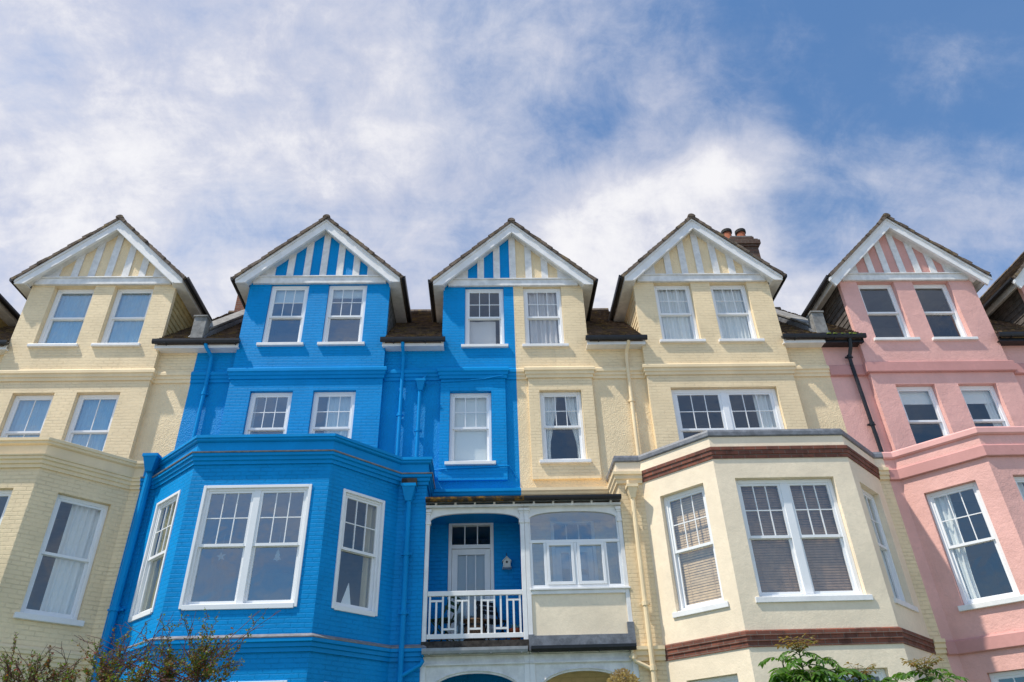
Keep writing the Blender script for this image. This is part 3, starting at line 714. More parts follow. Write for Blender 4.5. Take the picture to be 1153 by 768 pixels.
def porch(H, P, U, xp, xe):
    sg = P['sg']; x0, x1 = sorted((xp, xe)); wm, tm = P['wallm'], P['trimm']; enc = P.get('enclosed')
    dx0, dx1 = P['door']
    mb = MB(); t, n = wall_panel(mb, (x0, YW), (x1, YW), GZ, 5.62, [(dx0-x0, dx1-x0, 2.6, 5.19), (dx0-x0, dx1-x0, -.4, 1.85)], .06)
    mb.quad((x0, 13.9, 5.16), (x1, 13.9, 5.16), (x1, YW, 5.16), (x0, YW, 5.16))
    mb.build('porch_wall', wm, H)
    q0, q1 = sorted((xp, xp+sg*.05))
    mb = MB(); mb.box(q0, q1, 14.08, YW-.001, GZ, 5.15); mb.build('porch_partition', wm, H)
    # doors
    for zb, zt in ((2.6, 5.19), (-.4, 1.85)):
        mb = MB(); A = (dx0, YW); w = dx1-dx0
        zz = zt-.50
        for a, b, c, d in ((0, .07, zb, zt), (w-.07, w, zb, zt), (.07, w-.07, zt-.07, zt), (.07, w-.07, zz-.06, zz+.02)): mb.obox(A, (1, 0), (0, -1), a, b, -.10, .02, c, d)
        for k in (1, 2): x = .07+(w-.14)*k/3; mb.obox(A, (1, 0), (0, -1), x-.012, x+.012, -.07, -.03, zz+.02, zt-.07)
        D = mb.build('door', 'door_white', H, bevel=.005)
        mb = MB()
        for a, b, c, d in ((.075, .19, zb+.02, zz-.065), (w-.19, w-.075, zb+.02, zz-.065), (.19, w-.19, zz-.18, zz-.065), (.19, w-.19, zb+.02, zb+.20)): mb.obox(A, (1, 0), (0, -1), a, b, -.075, -.02, c, d)
        for k in (1, 2): x = .19+(w-.38)*k/3; mb.obox(A, (1, 0), (0, -1), x-.012, x+.012, -.06, -.03, zb+.2, zz-.18)
        mb.build('door_leaf', 'door_white', D, bevel=.005)
        mb = MB(); mb.quad((dx0+.07, YW+.05, zb+.2), (dx1-.07, YW+.05, zb+.2), (dx1-.07, YW+.05, zt-.07), (dx0+.07, YW+.05, zt-.07)); mb.build('glass', 'glass', D)
        mb = MB(); mb.box(dx0+.12, dx1-.12, YW+.12, YW+.13, zb+.02, zz-.08); mb.build('blind', 'frost', D)
        mb = MB(); mb.obox(A, (1, 0), (0, -1), .12, .145, -.02, .03, zb+1.0, zb+1.14); mb.tube([(dx0+.13, YW-.045, zb+1.05), (dx0+.24, YW-.05, zb+1.05)], .01, 6); mb.build('door_handle', 'grey_pipe', D)
    # posts
    pw = .085
    def post(a, b, y0, y1, inner):
        mb = MB(); mb.box(a, b, y0, y1, 2.637, 5.04)
        for e, za, zb in ((.02, 4.80, 4.86), (.012, 4.861, 4.885), (.012, 5.0, 5.039), (.03, 5.04, 5.099)):
            mb.box(a-(e if inner < 0 else 0), b+(e if inner > 0 else 0), y0-e, y1-.002 if zb < 5.03 else 13.984, za, zb)
        mb.build('porch_post', 'white', H, bevel=.006)
        mb = MB(); mb.box(a-.01, b+.01, y0+.01, y1, GZ, 2.40); mb.build('porch_post', 'white', H, bevel=.006)
    a, b = sorted((xe-sg*.004, xe-sg*pw)); post(a, b, 13.97, 14.07, -sg)
    a, b = sorted((xp+sg*.002, xp+sg*pw)); post(a, b, 13.97, 14.07, sg)
    i0, i1 = sorted((xp+sg*pw, xe-sg*pw))
    mb = MB(); mb.prism(arch_poly(i0, i1, 5.17, 5.03, 4.84), 13.995, 14.05)
    pr = arch_poly(i0+.05, i1-.05, 5.14, 5.075, 4.92); 
    mb.box(x0+.002, x1-.002, 13.985, 14.06, 5.10, 5.20)
    mb.build('porch_arch', 'white', H, recalc=True)
    # ground floor frieze and arch
    mb = MB(); mb.prism(arch_poly(i0, i1, 2.24, 2.11, 1.62, ex=2.2), 14.0, 14.05); mb.box(x0+.002, x1-.002, 13.99, 14.06, 2.23, 2.40)
    mb.box(x0+.002, x1-.002, 13.955, 14.05, 2.245, 2.275)
    N = 24; xc, hw = (i0+i1)/2, (i1-i0)/2
    pts = [(xc+hw*math.cos(math.pi*(1-i/N)), 13.99, 1.66+.49*max(0, 1-abs(math.cos(math.pi*(1-i/N)))**2.2)**(1/2.2)) for i in range(N+1)]
    mb.tube(pts, .014, 6)
    mb.build('porch_arch', 'white_weather', H, recalc=True)
    # deck
    mb = MB(); mb.box(x0+.002, x1-.002, 13.90, YW-.001, 2.44, 2.635); mb.build('balcony_deck', 'deck' if not enc else 'lead', H)
    mb = MB(); mb.box(x0+.003, x1-.003, 13.94, YW-.002, 2.405, 2.437); mb.build('soffit', 'white_weather', H)
    mb = MB(); g = [(0, 0), (.0, .055), (.03, .095), (.07, .105), (.10, .09), (.115, .05), (.115, 0), (.10, 0), (.055, .05), (.012, 0)]
    mb.prism_x([(13.898-y, 2.505-z) for y, z in g], x0+.03, x1-.03)
    for k in range(4): x = x0+.15+k*(x1-x0-.3)/3; mb.box(x, x+.02, 13.785, 13.90, 2.40, 2.412)
    mb.build('gutter', 'black' if enc else 'grey_pipe', H, recalc=True)
    # porch roof and its eaves
    mb = MB(); mb.prism_x([(13.86, 5.20), (13.86, 5.245), (14.75, 5.61), (14.75, 5.54), (13.95, 5.205)], x0+.001, x1-.001); mb.build('porch_roof', 'lead', H, recalc=True)
    mb = MB(); mb.prism_x([(13.855-y, 5.275-z*.8) for y, z in g], x0-.0, x1+.0)
    mb.build('gutter', 'lichen_gut' if P['paint'] == 'blue' else 'black', H, recalc=True)
    mb = MB(); 
    for k in range(5): x = x0+.2+k*(x1-x0-.4)/4; mb.box(x-.02, x+.02, 13.87, 13.98, 5.165, 5.20)
    mb.box(x0+.002, x1-.002, 13.90, 13.984, 5.12, 5.165)
    mb.build('fascia', 'white_weather', H)
    # cornice band above the porch roof
    mb = MB(); mb.sweep([(x0, YW), (x1, YW)], [(-.02, 5.60), (.22, 5.60), (.24, 5.66), (.28, 5.68), (.30, 5.72), (.34, 5.74), (.34, 5.80), (-.02, 5.86)]); mb.build('moulding', tm, H)
    if enc:
        enclosed(H, P, i0, i1, x0, x1)
    else:
        R = MB(); R.box(i0+.002, i1-.002, 13.985, 14.045, 3.455, 3.485)
        R = MB()
        R.box(i0+.002, i1-.002, 13.98, 14.05, 3.44, 3.53)
        rail = R.build('balcony_railing', 'white', H, bevel=.008)
        B = MB(); B.box(i0+.002, i1-.002, 13.985, 14.045, 2.69, 2.775); B.build('bottom_rail', 'white', rail, bevel=.006)
        N = 15; sp = (i1-i0-.10)/(N-1)
        X = [i0+.05+sp*k for k in range(N)]
        hi, lo = 3.34, 2.875
        for k in range(N):
            z0, z1 = 2.776, 3.439
            if k % 4 == 1: z1 = hi
            if k % 4 == 3: z0 = lo
            B = MB(); B.box(X[k]-.017, X[k]+.017, 13.998, 14.032, z0, z1); B.build('baluster', 'white', rail)
        for k in range(0, N-2, 2):
            z = hi if k % 4 == 0 else lo
            B = MB(); B.box(X[k]+.0175, X[k+2]-.0175, 14.0, 14.03, z-.017+(.017 if k % 4 == 0 else -.017), z+.017+(.017 if k % 4 == 0 else -.017)); B.build('crossbar', 'white', rail)

def enclosed(H, P, i0, i1, x0, x1):
    mb = MB(); mb.box(i0+.002, i1-.002, 14.0, 14.04, 2.70, 3.50); mb.build('porch_panel', 'cream_smooth', H)
    mb = MB(); mb.box(i0-.02, i1+.10, 13.93, 14.05, 3.50, 3.535); mb.box(i0, i1, 13.965, 14.05, 3.43, 3.50); mb.build('sill', 'white', H, bevel=.006)
    mb = MB(); mb.box(i0-.06, i1+.06, 13.93, 13.999, 2.585, 2.70); mb.box(i1-.04, i1+.085, 13.92, 13.968, 2.585, 2.90); mb.box(i0-.085, i0+.02, 13.925, 13.968, 2.585, 2.72); mb.build('lead_flashing', 'lead', H)
    F = MB()
    F.box(i0, i1, 13.985, 14.05, 4.40, 4.46); F.box(i0, i1, 13.99, 14.05, 3.536, 3.60)
    ms = [(i0, i0+.05), (i0+.27, i0+.32), (i1-.27, i1-.32), (i1-.05, i1), ((i0+i1)/2-.03, (i0+i1)/2+.03)]
    for a, b in ms: F.box(a, b, 13.99, 14.05, 3.60, 4.40)
    F.box(i0, i0+.03, 14.0, 14.05, 4.46, 4.9); F.box(i1-.03, i1, 14.0, 14.05, 4.46, 4.9)
    win = F.build('porch_window', 'upvc', H, bevel=.006)
    for a, b in ((i0+.32, (i0+i1)/2-.03), ((i0+i1)/2+.03, i1-.32)):
        S = MB()
        for q in ((a+.003, a+.055, 3.603, 4.397), (b-.055, b-.003, 3.603, 4.397), (a+.055, b-.055, 3.603, 3.66), (a+.055, b-.055, 4.345, 4.397)): S.box(q[0], q[1], 13.975, 14.03, q[2], q[3])
        S.build('casement', 'upvc', win, bevel=.004)
    G = MB(); G.quad((i0, 14.02, 3.60), (i1, 14.02, 3.60), (i1, 14.02, 4.40), (i0, 14.02, 4.40)); G.quad((i0, 14.03, 4.46), (i1, 14.03, 4.46), (i1, 14.03, 5.1), (i0, 14.03, 5.1)); G.build('glass', 'glass_hi', win)

# window styles
W31 = dict(cols=3, rows=2)
W11 = dict(cols=1, rows=1)
NET = [('curtain', 'net', 0, 1, .028, None, .10)]
GREY = [('curtain', 'grey_curtain', 0, 1, .035, None, .12)]

blue = make_house(dict(name='blue_house', label='bright blue terraced house with lead-banded bay and open white balcony', paint='blue',
    sg=-1, xp=.76, w=7.58, wallm='blue_brick', roughm='blue_rough', trimm='blue_trim', baym='blue_brick', infm='blue_rough',
    pier=(-5.86, -2.36), C=-4.12, gstyle='box',
    att=[(-5.32, -4.38, 9.60, 11.36), (-3.89, -2.93, 9.60, 11.36)], f2=[(-5.35, -4.39, 6.5, 8.31), (-3.92, -2.95, 6.5, 8.31)],
    gatt=(-.47, .51, 9.60, 11.36), g2f=(-.80, .16, 6.52, 8.30),
    bay=(-5.38, -2.87), bw=dict(L=(.38, 1.27, 3.08, 5.19), F=(-5.08, -3.20, 3.06, 5.16), R=(.36, 1.26, 3.08, 5.16)),
    brec=.02, wk=W31, wk_att=dict(W31, rec=.05, mid=.47, glass='glass_hi'), wk_f2=dict(W31, rec=.08, glass='glass_hi'), wk_bay=dict(W31, proud=True, sill=0, glass='glass_hi', fw=.06),
    wk_bayR=dict(glass='glass'),
    d_att=[[('roller', 'white_cloth', .25)], [('roller', 'white_cloth', .16)]], d_f2=[[('curtain', 'net', 0, .12, .02)], [('curtain', 'net', .3, 1, .02)]],
    d_gatt=[('cloth', 'grey_curtain', .08, .8, .48)], d_g2f=[('roller', 'white_cloth', .97)],
    d_bayL=[('curtain', 'beige_curtain', 0, .9, .03)], d_bayF=None, d_bayR=[('curtain', 'beige_curtain', .72, 1, .03)],
    door=(-.765, .165), upstand=True))

cream = make_house(dict(name='cream_house', label='pale cream terraced house with red brick bands and glazed-in balcony', paint='cream', bright=True,
    sg=1, xp=.76, w=7.54, wallm='cream_brick', roughm='cream_rough', trimm='cream_trim', baym='cream_smooth', infm='cream_rough',
    pier=(3.83, 7.34), C=5.60, gstyle='box',
    att=[(4.35, 5.31, 9.60, 11.36), (5.80, 6.76, 9.60, 11.36)], f2=[(4.35, 6.86, 6.5, 8.29)],
    gatt=(1.01, 1.98, 9.60, 11.36), g2f=(1.28, 2.26, 6.53, 8.30),
    bay=(4.33, 6.94), bw=dict(L=(.29, 1.26, 3.0, 5.19), F=(4.68, 6.56, 3.02, 5.19), R=(.28, 1.26, 3.0, 5.16)),
    brec=.11, wk=W31, wk_att=dict(W31, rec=.12, sill=.08), wk_f2=dict(W31, rec=.11, lights=2, mid=.42, fw=.10, mw=.14, stile=.06, sill=0), wk_bay=dict(W31, sill=.10, sillout=.035, fw=.075, glass='glass'),
    wk_bayF=dict(mw=.15),
    d_att=[NET, NET], d_f2=[[('curtain', 'net', .80, .98, .03)]],
    d_gatt=GREY, d_g2f=[('curtain', 'net', 0, .42, .03, (-1, .55)), ('curtain', 'net', .62, 1, .03, (1, .6))],
    d_bayL=[('slats', 'blind_tan')], d_bayF=[('slats', 'blind_brown')], d_bayR=[('curtain', 'net', 0, 1, .03)],
    door=(1.36, 2.28), enclosed=True, upstand=True))

yellow = make_house(dict(name='yellow_house', label='warm cream terraced house left of the blue one, painted brick bay', paint='cream',
    sg=1, xp=-14.38, w=7.56, wallm='cream_brick', roughm='cream_rough', trimm='cream_trim', baym='cream_brick', infm='cream_rough',
    pier=(-11.20, -7.68), C=-9.47, gstyle='box',
    att=[(-10.64, -9.65, 9.62, 11.36), (-9.17, -8.21, 9.62, 11.36)], f2=[(-10.66, -9.73, 6.5, 8.33), (-9.24, -8.27, 6.5, 8.33)],
    gatt=(-14.1, -13.15, 9.60, 11.36), g2f=(-13.86, -12.88, 6.53, 8.30),
    bay=(-10.75, -8.17), bw=dict(L=(.38, 1.36, 3.1, 5.24), F=(-10.4, -8.52, 3.1, 5.22), R=(.42, 1.37, 3.1, 5.24)),
    brec=.10, wk=W31, wk_att=dict(W11, rec=.14, glass='glass_hi'), wk_f2=dict(cols=2, rows=1, low_cols=2, rec=.12, glass='glass_hi'), wk_bay=dict(W11, sill=.10, glass='glass'),
    d_att=[[('curtain', 'net_blue', 0, 1, .015)]]*2, d_f2=[[('curtain', 'net_blue', 0, 1, .012)]]*2,
    d_gatt=NET, d_g2f=NET, d_bayL=NET, d_bayF=None, d_bayR=[('curtain', 'net', .36, 1, .03)],
    end=True, door=(-13.78, -12.86)))

pink = make_house(dict(name='pink_house', label='salmon pink rendered terraced house with black drainpipe at its edge', paint='pink',
    sg=-1, xp=15.88, w=7.58, wallm='pink_render', roughm='pink_render', trimm='pink_trim', baym='pink_render', infm='pink_rough',
    pier=(9.20, 12.72), C=10.95, gstyle='open',
    att=[(9.66, 10.64, 9.60, 11.36), (11.13, 12.10, 9.60, 11.36)], f2=[(9.72, 10.67, 6.5, 8.31), (11.24, 12.17, 6.5, 8.31)],
    gatt=(14.65, 15.62, 9.60, 11.36), g2f=(14.30, 15.28, 6.53, 8.30),
    bay=(9.66, 12.2), bw=dict(L=(.33, 1.28, 3.0, 5.17), F=(10.02, 11.86, 3.0, 5.17), R=(.33, 1.28, 3.0, 5.17)),
    brec=.10, wk=W31, wk_att=dict(W11, rec=.13), wk_f2=dict(W11, rec=.12), wk_bay=dict(W31, sill=.10),
    d_att=[None, None], d_f2=[[('roller', 'white_cloth', .22)], [('roller', 'white_cloth', .22), ('curtain', 'net', .7, 1, .03)]],
    d_gatt=NET, d_g2f=NET, d_bayL=[('curtain', 'net', 0, .40, .035, (-1, .3))], d_bayF=[('curtain', 'net', 0, .15, .03)], d_bayR=NET,
    end=True, door=(14.3, 15.2)))

# ------------------------------------------------------------------ chimneys (parts of their houses)
def chimney(H, cx, top, brick, pots, label=None):
    mb = MB(); y0, y1 = 17.7, 18.35
    mb.box(cx-.42, cx+.42, y0, y1, 11.6, top-.46)
    for i, (e, a, b) in enumerate(((.04, -.46, -.38), (.085, -.38, -.30), (.085, -.30, -.22), (.04, -.22, -.15), (-.04, -.15, 0))):
        mb.box(cx-.42-e, cx+.42+e, y0-e, y1+e, top+a+.001, top+b)
    ch = mb.build('chimney', brick, H)
    for k in pots:
        p = MB(); x = cx+k
        p.lathe((x, (y0+y1)/2, top), [(.0, 0), (.165, 0), (.155, .06), (.135, .30), (.13, .36)]); p.build('chimney_pot', 'pot', ch, smooth=True)
        p = MB(); p.lathe((x, (y0+y1)/2, top), [(.131, .355), (.175, .37), (.175, .47), (.145, .49), (.12, .45), (.11, .3)]); p.build('pot_rim', 'soot_and_hole', ch, smooth=False)
    p = MB(); p.box(cx-.36, cx+.36, y0+.06, y1-.06, top, top+.05); p.build('flaunching', 'cement', ch)
chimney(cream, 8.32, 15.42, 'dark_brick', (-.34, .12), None)
chimney(blue, -6.87, 13.95, 'orange_brick', (-.25, .25))

# ------------------------------------------------------------------ pipes
def pipe(H, pts, r, mat, hopper=None, collars=(), label=None):
    mb = MB(); mb.tube(pts, r, 10)
    for z in collars:
        for a, b in zip(pts, pts[1:]):
            if min(a[2], b[2]) <= z <= max(a[2], b[2]) and a[2] != b[2]:
                f = (z-a[2])/(b[2]-a[2]); p = [a[i]+(b[i]-a[i])*f for i in range(3)]
                mb.tube([(p[0], p[1], z-.04), (p[0], p[1], z+.04)], r*1.3, 10)
                mb.box(p[0]-r*2, p[0]+r*2, p[1]+r*.4, p[1]+r*1.4, z-.018, z+.018)
    o = mb.build('downpipe', mat, H, smooth=False)
    if label: o['label'] = label
    if hopper:
        x, y, z, w = hopper; m2 = MB(); h = w*1.05
        m2.add([(x-w/2,y-w/2,z),(x+w/2,y-w/2,z),(x+w/2,y+w/2,z),(x-w/2,y+w/2,z),(x-w*.23,y-w*.23,z-h),(x+w*.23,y-w*.23,z-h),(x+w*.23,y+w*.23,z-h),(x-w*.23,y+w*.23,z-h)],
               [(0,1,5,4),(1,2,6,5),(2,3,7,6),(3,0,4,7),(4,5,6,7)])
        m2.box(x-w/2-.015, x+w/2+.015, y-w/2-.015, y+w/2+.005, z, z+.06)
        m2.build('hopper', mat, o, recalc=True)
    return o
bt = 'blue_trim'
pipe(blue, [(-6.55, 14.70, 9.52), (-6.53, 14.72, 9.44), (-6.43, 14.90, 9.28), (-6.42, 14.92, 9.1), (-6.42, 14.92, 6.0)], .042, bt, collars=(8.3,))
pipe(blue, [(-1.93, 14.70, 9.52), (-1.93, 14.74, 9.40), (-1.92, 14.90, 9.25), (-1.92, 14.92, 9.05), (-1.92, 14.92, 6.0)], .042, bt, collars=(7.7,))
pipe(blue, [(-1.49, 14.90, 8.36), (-1.50, 14.91, 6.0)], .042, bt, hopper=(-1.48, 14.88, 8.50, .2), collars=(7.3,))
pipe(blue, [(-1.46, 14.86, 8.56), (-1.40, 14.86, 8.62), (-1.34, 14.90, 8.74)], .02, bt)
pipe(blue, [(-6.64, 13.83, 6.02), (-6.66, 13.84, 5.8), (-6.68, 13.86, GZ)], .07, bt, hopper=(-6.63, 13.74, 6.17, .27), collars=(3.3,))
pipe(blue, [(-1.50, 13.84, 5.28), (-1.50, 13.86, GZ)], .05, bt, hopper=(-1.51, 13.84, 5.50, .26), collars=(4.2, 3.13))
mb = MB(); mb.box(-1.66, -1.36, 13.80, 13.949, 5.56, 5.70); mb.box(-1.62, -1.40, 13.76, 13.80, 5.58, 5.60); mb.build('outlet', 'soot_and_hole', blue)
pipe(blue, [(-1.13, 13.84, 2.42), (-1.12, 13.84, 2.30), (-1.16, 13.84, 2.24), (-1.46, 13.85, 2.08)], .035, bt)
mb = MB(); mb.tube([(-1.29, 14.93, 8.53), (-.6, 14.90, 8.55), (0, 14.89, 8.60), (.44, 14.86, 8.67)], .010, 6); mb.tube([(-1.18, 14.96, 6.35), (-.82, 14.90, 6.36), (.53, 14.91, 6.41), (.60, 14.97, 6.34), (.71, 14.97, 6.1)], .014, 6); mb.build('cable', bt, blue)
ct = 'cream_trim'
pipe(cream, [(3.48, 14.70, 9.52), (3.47, 14.74, 9.44), (3.43, 14.90, 9.27), (3.42, 14.92, 9.05), (3.40, 14.92, 6.0)], .042, ct, collars=(8.0,))
pipe(cream, [(2.93, 13.84, 5.40), (2.91, 13.86, GZ)], .048, ct, hopper=(2.93, 13.83, 5.42, .20), collars=(3.2, 2.1))
mb = MB(); mb.tube([(2.87, 13.80, 5.50), (2.87, 13.80, 5.56)], .035, 10); mb.lathe((2.87, 13.80, 5.55), [(.035, 0), (.03, .03), (0, .04)], 10); mb.build('vent_cap', ct, cream)
pipe(cream, [(2.60, 13.86, 2.43), (2.60, 13.86, 2.27), (2.63, 13.86, 2.22), (2.89, 13.86, 2.09)], .036, ct, collars=(2.3,))
pipe(pink, [(8.90, 14.70, 9.52), (8.89, 14.76, 9.30), (8.85, 14.88, 9.08), (8.86, 14.90, 8.87), (8.90, 14.90, 6.0)], .045, 'black', collars=(9.1, 7.3), label='black drainpipe')
# moss on the gutter beside the pink house
mb = MB()
for k in range(26):
    x = 8.35+random.random()*.85; mb.lathe((x, 14.66+random.uniform(-.03, .06), 9.605), [(0, .05*random.uniform(.5, 1.2)), (.03, .03), (.05, -.01)], 6)
mb.build('moss_clump', 'moss', pink)

# ------------------------------------------------------------------ things on the balcony and in the windows
def bird_box():
    x, z = .425, 4.20
    o = empty('bird_house', (x, 14.86, z)); tag(o, 'small white bird house with dark hole on the blue balcony wall', 'bird house')
    mb = MB(); mb.prism([(x-.075, z), (x+.075, z), (x+.075, z+.13), (x, z+.20), (x-.075, z+.13)], 14.86, 14.985); mb.build('box', 'tin', o)
    mb = MB()
    for s in (-1, 1): mb.prism([(x, z+.215), (x+s*.092, z+.125), (x+s*.092, z+.11), (x, z+.20)], 14.835, 14.99)
    mb.build('roof', 'tin', o, recalc=True)
    mb = MB(); mb.tube([(x, 14.855, z+.10), (x, 14.865, z+.10)], .022, 12); mb.build('hole_shade_disc', 'soot_and_hole', o)  # flat black disc stands in for the shade inside the hole
    mb = MB(); mb.box(x-.09, x+.09, 14.83, 14.985, z-.012, z-.002); mb.build('floor', 'tin', o)
    mb = MB(); mb.tube([(x, 14.97, z+.2), (x, 14.985, z+.32)], .006, 5); mb.build('hook', 'dark_metal', o)
bird_box()
FZ = 2.638
def chair(x, y, rz, mat, label):
    o = empty('folding_chair', (x, y, FZ)); tag(o, label, 'chair')
    c, s = math.cos(rz), math.sin(rz)
    R = lambda p: (x+c*p[0]-s*p[1], y+s*p[0]+c*p[1], FZ+p[2])
    for sx in (-1, 1):
        mb = MB(); mb.tube([R((sx*.20, .25, 0)), R((sx*.20, -.05, .45)), R((sx*.20, -.27, .86))], .016, 6); mb.build('leg', mat, o)
        mb = MB(); mb.tube([R((sx*.18, -.24, 0)), R((sx*.18, .18, .45))], .016, 6); mb.build('leg', mat, o)
    mb = MB()
    for k in range(6):
        y0 = -.17+k*.065; mb.add([R((-.2, y0, .45)), R((.2, y0, .45)), R((.2, y0+.05, .45)), R((-.2, y0+.05, .45)), R((-.2, y0, .47)), R((.2, y0, .47)), R((.2, y0+.05, .47)), R((-.2, y0+.05, .47))], [(0,3,2,1),(4,5,6,7),(0,1,5,4),(1,2,6,5),(2,3,7,6),(3,0,4,7)])
    mb.build('seat', mat, o)
    mb = MB()
    for z in (.62, .72, .82):
        yy = -.05-(z-.45)*.54
        mb.add([R((-.21, yy, z)), R((.21, yy, z)), R((.21, yy+.015, z)), R((-.21, yy+.015, z)), R((-.21, yy, z+.06)), R((.21, yy, z+.06)), R((.21, yy+.015, z+.06)), R((-.21, yy+.015, z+.06))], [(0,3,2,1),(4,5,6,7),(0,1,5,4),(1,2,6,5),(2,3,7,6),(3,0,4,7)])
    mb.build('backrest', mat, o)
chair(-.80, 14.42, 1.15, 'green_paint', 'green slatted folding chair at the left of the balcony')
chair(.12, 14.62, -2.6, 'dark_metal', 'dark slatted folding chair behind the barrel on the balcony')
o = empty('barrel_table', (-.22, 14.40, FZ)); tag(o, 'wooden half barrel used as a table behind the balcony railing', 'table')
mb = MB(); mb.lathe((-.22, 14.40, FZ), [(0, 0), (.17, 0), (.195, .14), (.20, .22), (.195, .30), (.175, .42), (0, .42)], 18); mb.build('barrel', 'wood', o)
mb = MB()
for z in (.08, .34): mb.lathe((-.22, 14.40, FZ+z), [(.186+.012, -.02), (.195+.012, .02)], 18)
mb.build('hoop', 'dark_metal', o)
mb = MB(); mb.lathe((-.22, 14.40, FZ+.42), [(0, 0), (.24, 0), (.24, .025), (0, .025)], 20); mb.build('tabletop', 'wood', o)
mb = MB(); mb.lathe((-.14, 14.36, FZ+.446), [(0, 0), (.035, 0), (.04, .06), (.035, .20), (.014, .26), (.014, .33), (0, .33)], 12); tag(mb.build('bottle', 'dark_metal'), 'dark bottle standing on the barrel on the balcony', 'bottle')
o = empty('flower_pot', (.53, 14.22, FZ)); tag(o, 'red terracotta flower pot at the right end of the balcony', 'flower pot')
mb = MB(); mb.lathe((.53, 14.22, FZ), [(0, 0), (.085, 0), (.115, .19), (.13, .19), (.13, .24), (.11, .24), (.10, .2), (0, .2)], 18); mb.build('pot', 'terracotta', o)
mb = MB()
for k in range(40):
    a = random.random()*6.28; r = random.random()*.10; h = .22+random.random()*.10; c = Vector((.53+r*math.cos(a), 14.22+r*math.sin(a), FZ+h)); d = Vector((math.cos(a)*.03, math.sin(a)*.03, .02)); e = Vector((-math.sin(a)*.012, math.cos(a)*.012, 0))
    mb.quad(c-d, c+e, c+d, c-e)
mb.build('plant', 'rhus', o)
# ornaments behind the blue bay's glass
def ornament(kind, label, cat, poly, y, mat, string=None):
    mb = MB(); mb.prism(poly, y, y+.008)
    if string: mb.tube([string, (string[0], string[1], string[2]+.32)], .003, 5)
    tag(mb.build(kind, mat, recalc=True), label, cat)
st = [(-4.64+(.085 if i % 2 == 0 else .036)*math.cos(math.pi/2+i*math.pi/5+.15), 3.95+(.085 if i % 2 == 0 else .036)*math.sin(math.pi/2+i*math.pi/5+.15)) for i in range(10)]
ornament('star_ornament', 'pale star hanging in left light of the blue bay window', 'ornament', st, 12.97, 'frost', (-4.64, 12.974, 4.02))
tr = [(-3.66, 4.06), (-3.69, 4.0), (-3.675, 4.0), (-3.71, 3.94), (-3.69, 3.94), (-3.73, 3.87), (-3.675, 3.87), (-3.675, 3.85), (-3.645, 3.85), (-3.645, 3.87), (-3.59, 3.87), (-3.63, 3.94), (-3.61, 3.94), (-3.645, 4.0), (-3.63, 4.0)]
ornament('tree_ornament', 'pale fir tree shape hanging in right light of the blue bay window', 'ornament', tr, 12.97, 'frost', (-3.66, 12.974, 4.05))
o = empty('toy_sailboat', (-2.44, 13.42, 3.09)); tag(o, 'pale toy sailboat on the sill of the shaded blue bay window', 'ornament')
mb = MB(); q = math.sqrt(.5)
def cq(s_, d): return (-2.87+q*s_-q*d*-1*-1, 12.8+q*s_+q*d)
pA, pB, pC = (-2.545, 13.30), (-2.385, 13.46), (-2.445, 13.40)
mb.add([(*pA, 3.15), (*pB, 3.15), (*pC, 3.56), (pA[0]-.01, pA[1]+.01, 3.15), (pB[0]-.01, pB[1]+.01, 3.15), (pC[0]-.01, pC[1]+.01, 3.56)], [(0, 1, 2), (5, 4, 3), (0, 3, 4, 1), (1, 4, 5, 2), (2, 5, 3, 0)]); mb.build('sail', 'net', o)
mb = MB(); mb.add([(-2.56, 13.285, 3.14), (-2.37, 13.475, 3.14), (-2.41, 13.435, 3.09), (-2.52, 13.325, 3.09), (-2.58, 13.305, 3.14), (-2.39, 13.495, 3.14), (-2.43, 13.455, 3.09), (-2.54, 13.345, 3.09)], [(0, 1, 2, 3), (7, 6, 5, 4), (0, 4, 5, 1), (1, 5, 6, 2), (2, 6, 7, 3), (3, 7, 4, 0)]); mb.build('hull', 'tin', o)

# ------------------------------------------------------------------ shrubs in the front gardens
def grow(stems, leaves, p, d, L, r, depth, leafsize, wander=.22, branch=.5, up=.02, dens=38.):
    """one twiggy shoot: a thin tube with small leaves along it and side shoots"""
    n = max(3, int(L/.045)); pts = [p.copy()]; dd = d.normalized()
    for i in range(n):
        dd = (dd+Vector((random.gauss(0, wander), random.gauss(0, wander), random.gauss(0, wander)+up))*.33).normalized()
        p = p+dd*(L/n); pts.append(p.copy())
        if depth > 0 and i > n*.2 and random.random() < branch:
            a = Vector((random.gauss(0, 1), random.gauss(0, 1), random.gauss(.2, .6))); a = (dd*.9+a.normalized()*.8)
            grow(stems, leaves, p, a, L*random.uniform(.22, .5)*(1-.4*i/n), r*.6, depth-1, leafsize, wander, branch*.6, up, dens)
    stems.tube(pts, r, 4, r*.35, caps=False)
    bare = random.random() < .12
    for i in range(int(L*dens*(.25 if bare else 1))):
        k = random.random()*(len(pts)-1); j = int(k); c = pts[j].lerp(pts[min(j+1, len(pts)-1)], k-j)
        a = Vector((random.gauss(0, 1), random.gauss(0, 1), random.gauss(.3, .8))).normalized(); b = a.cross(Vector((random.gauss(0, 1), random.gauss(0, 1), random.gauss(0, 1)))).normalized()
        s = leafsize*random.uniform(.55, 1.3); c = c+a*r
        leaves.quad(c, c+a*s*.55+b*s*.30, c+a*s, c+a*s*.55-b*s*.30)

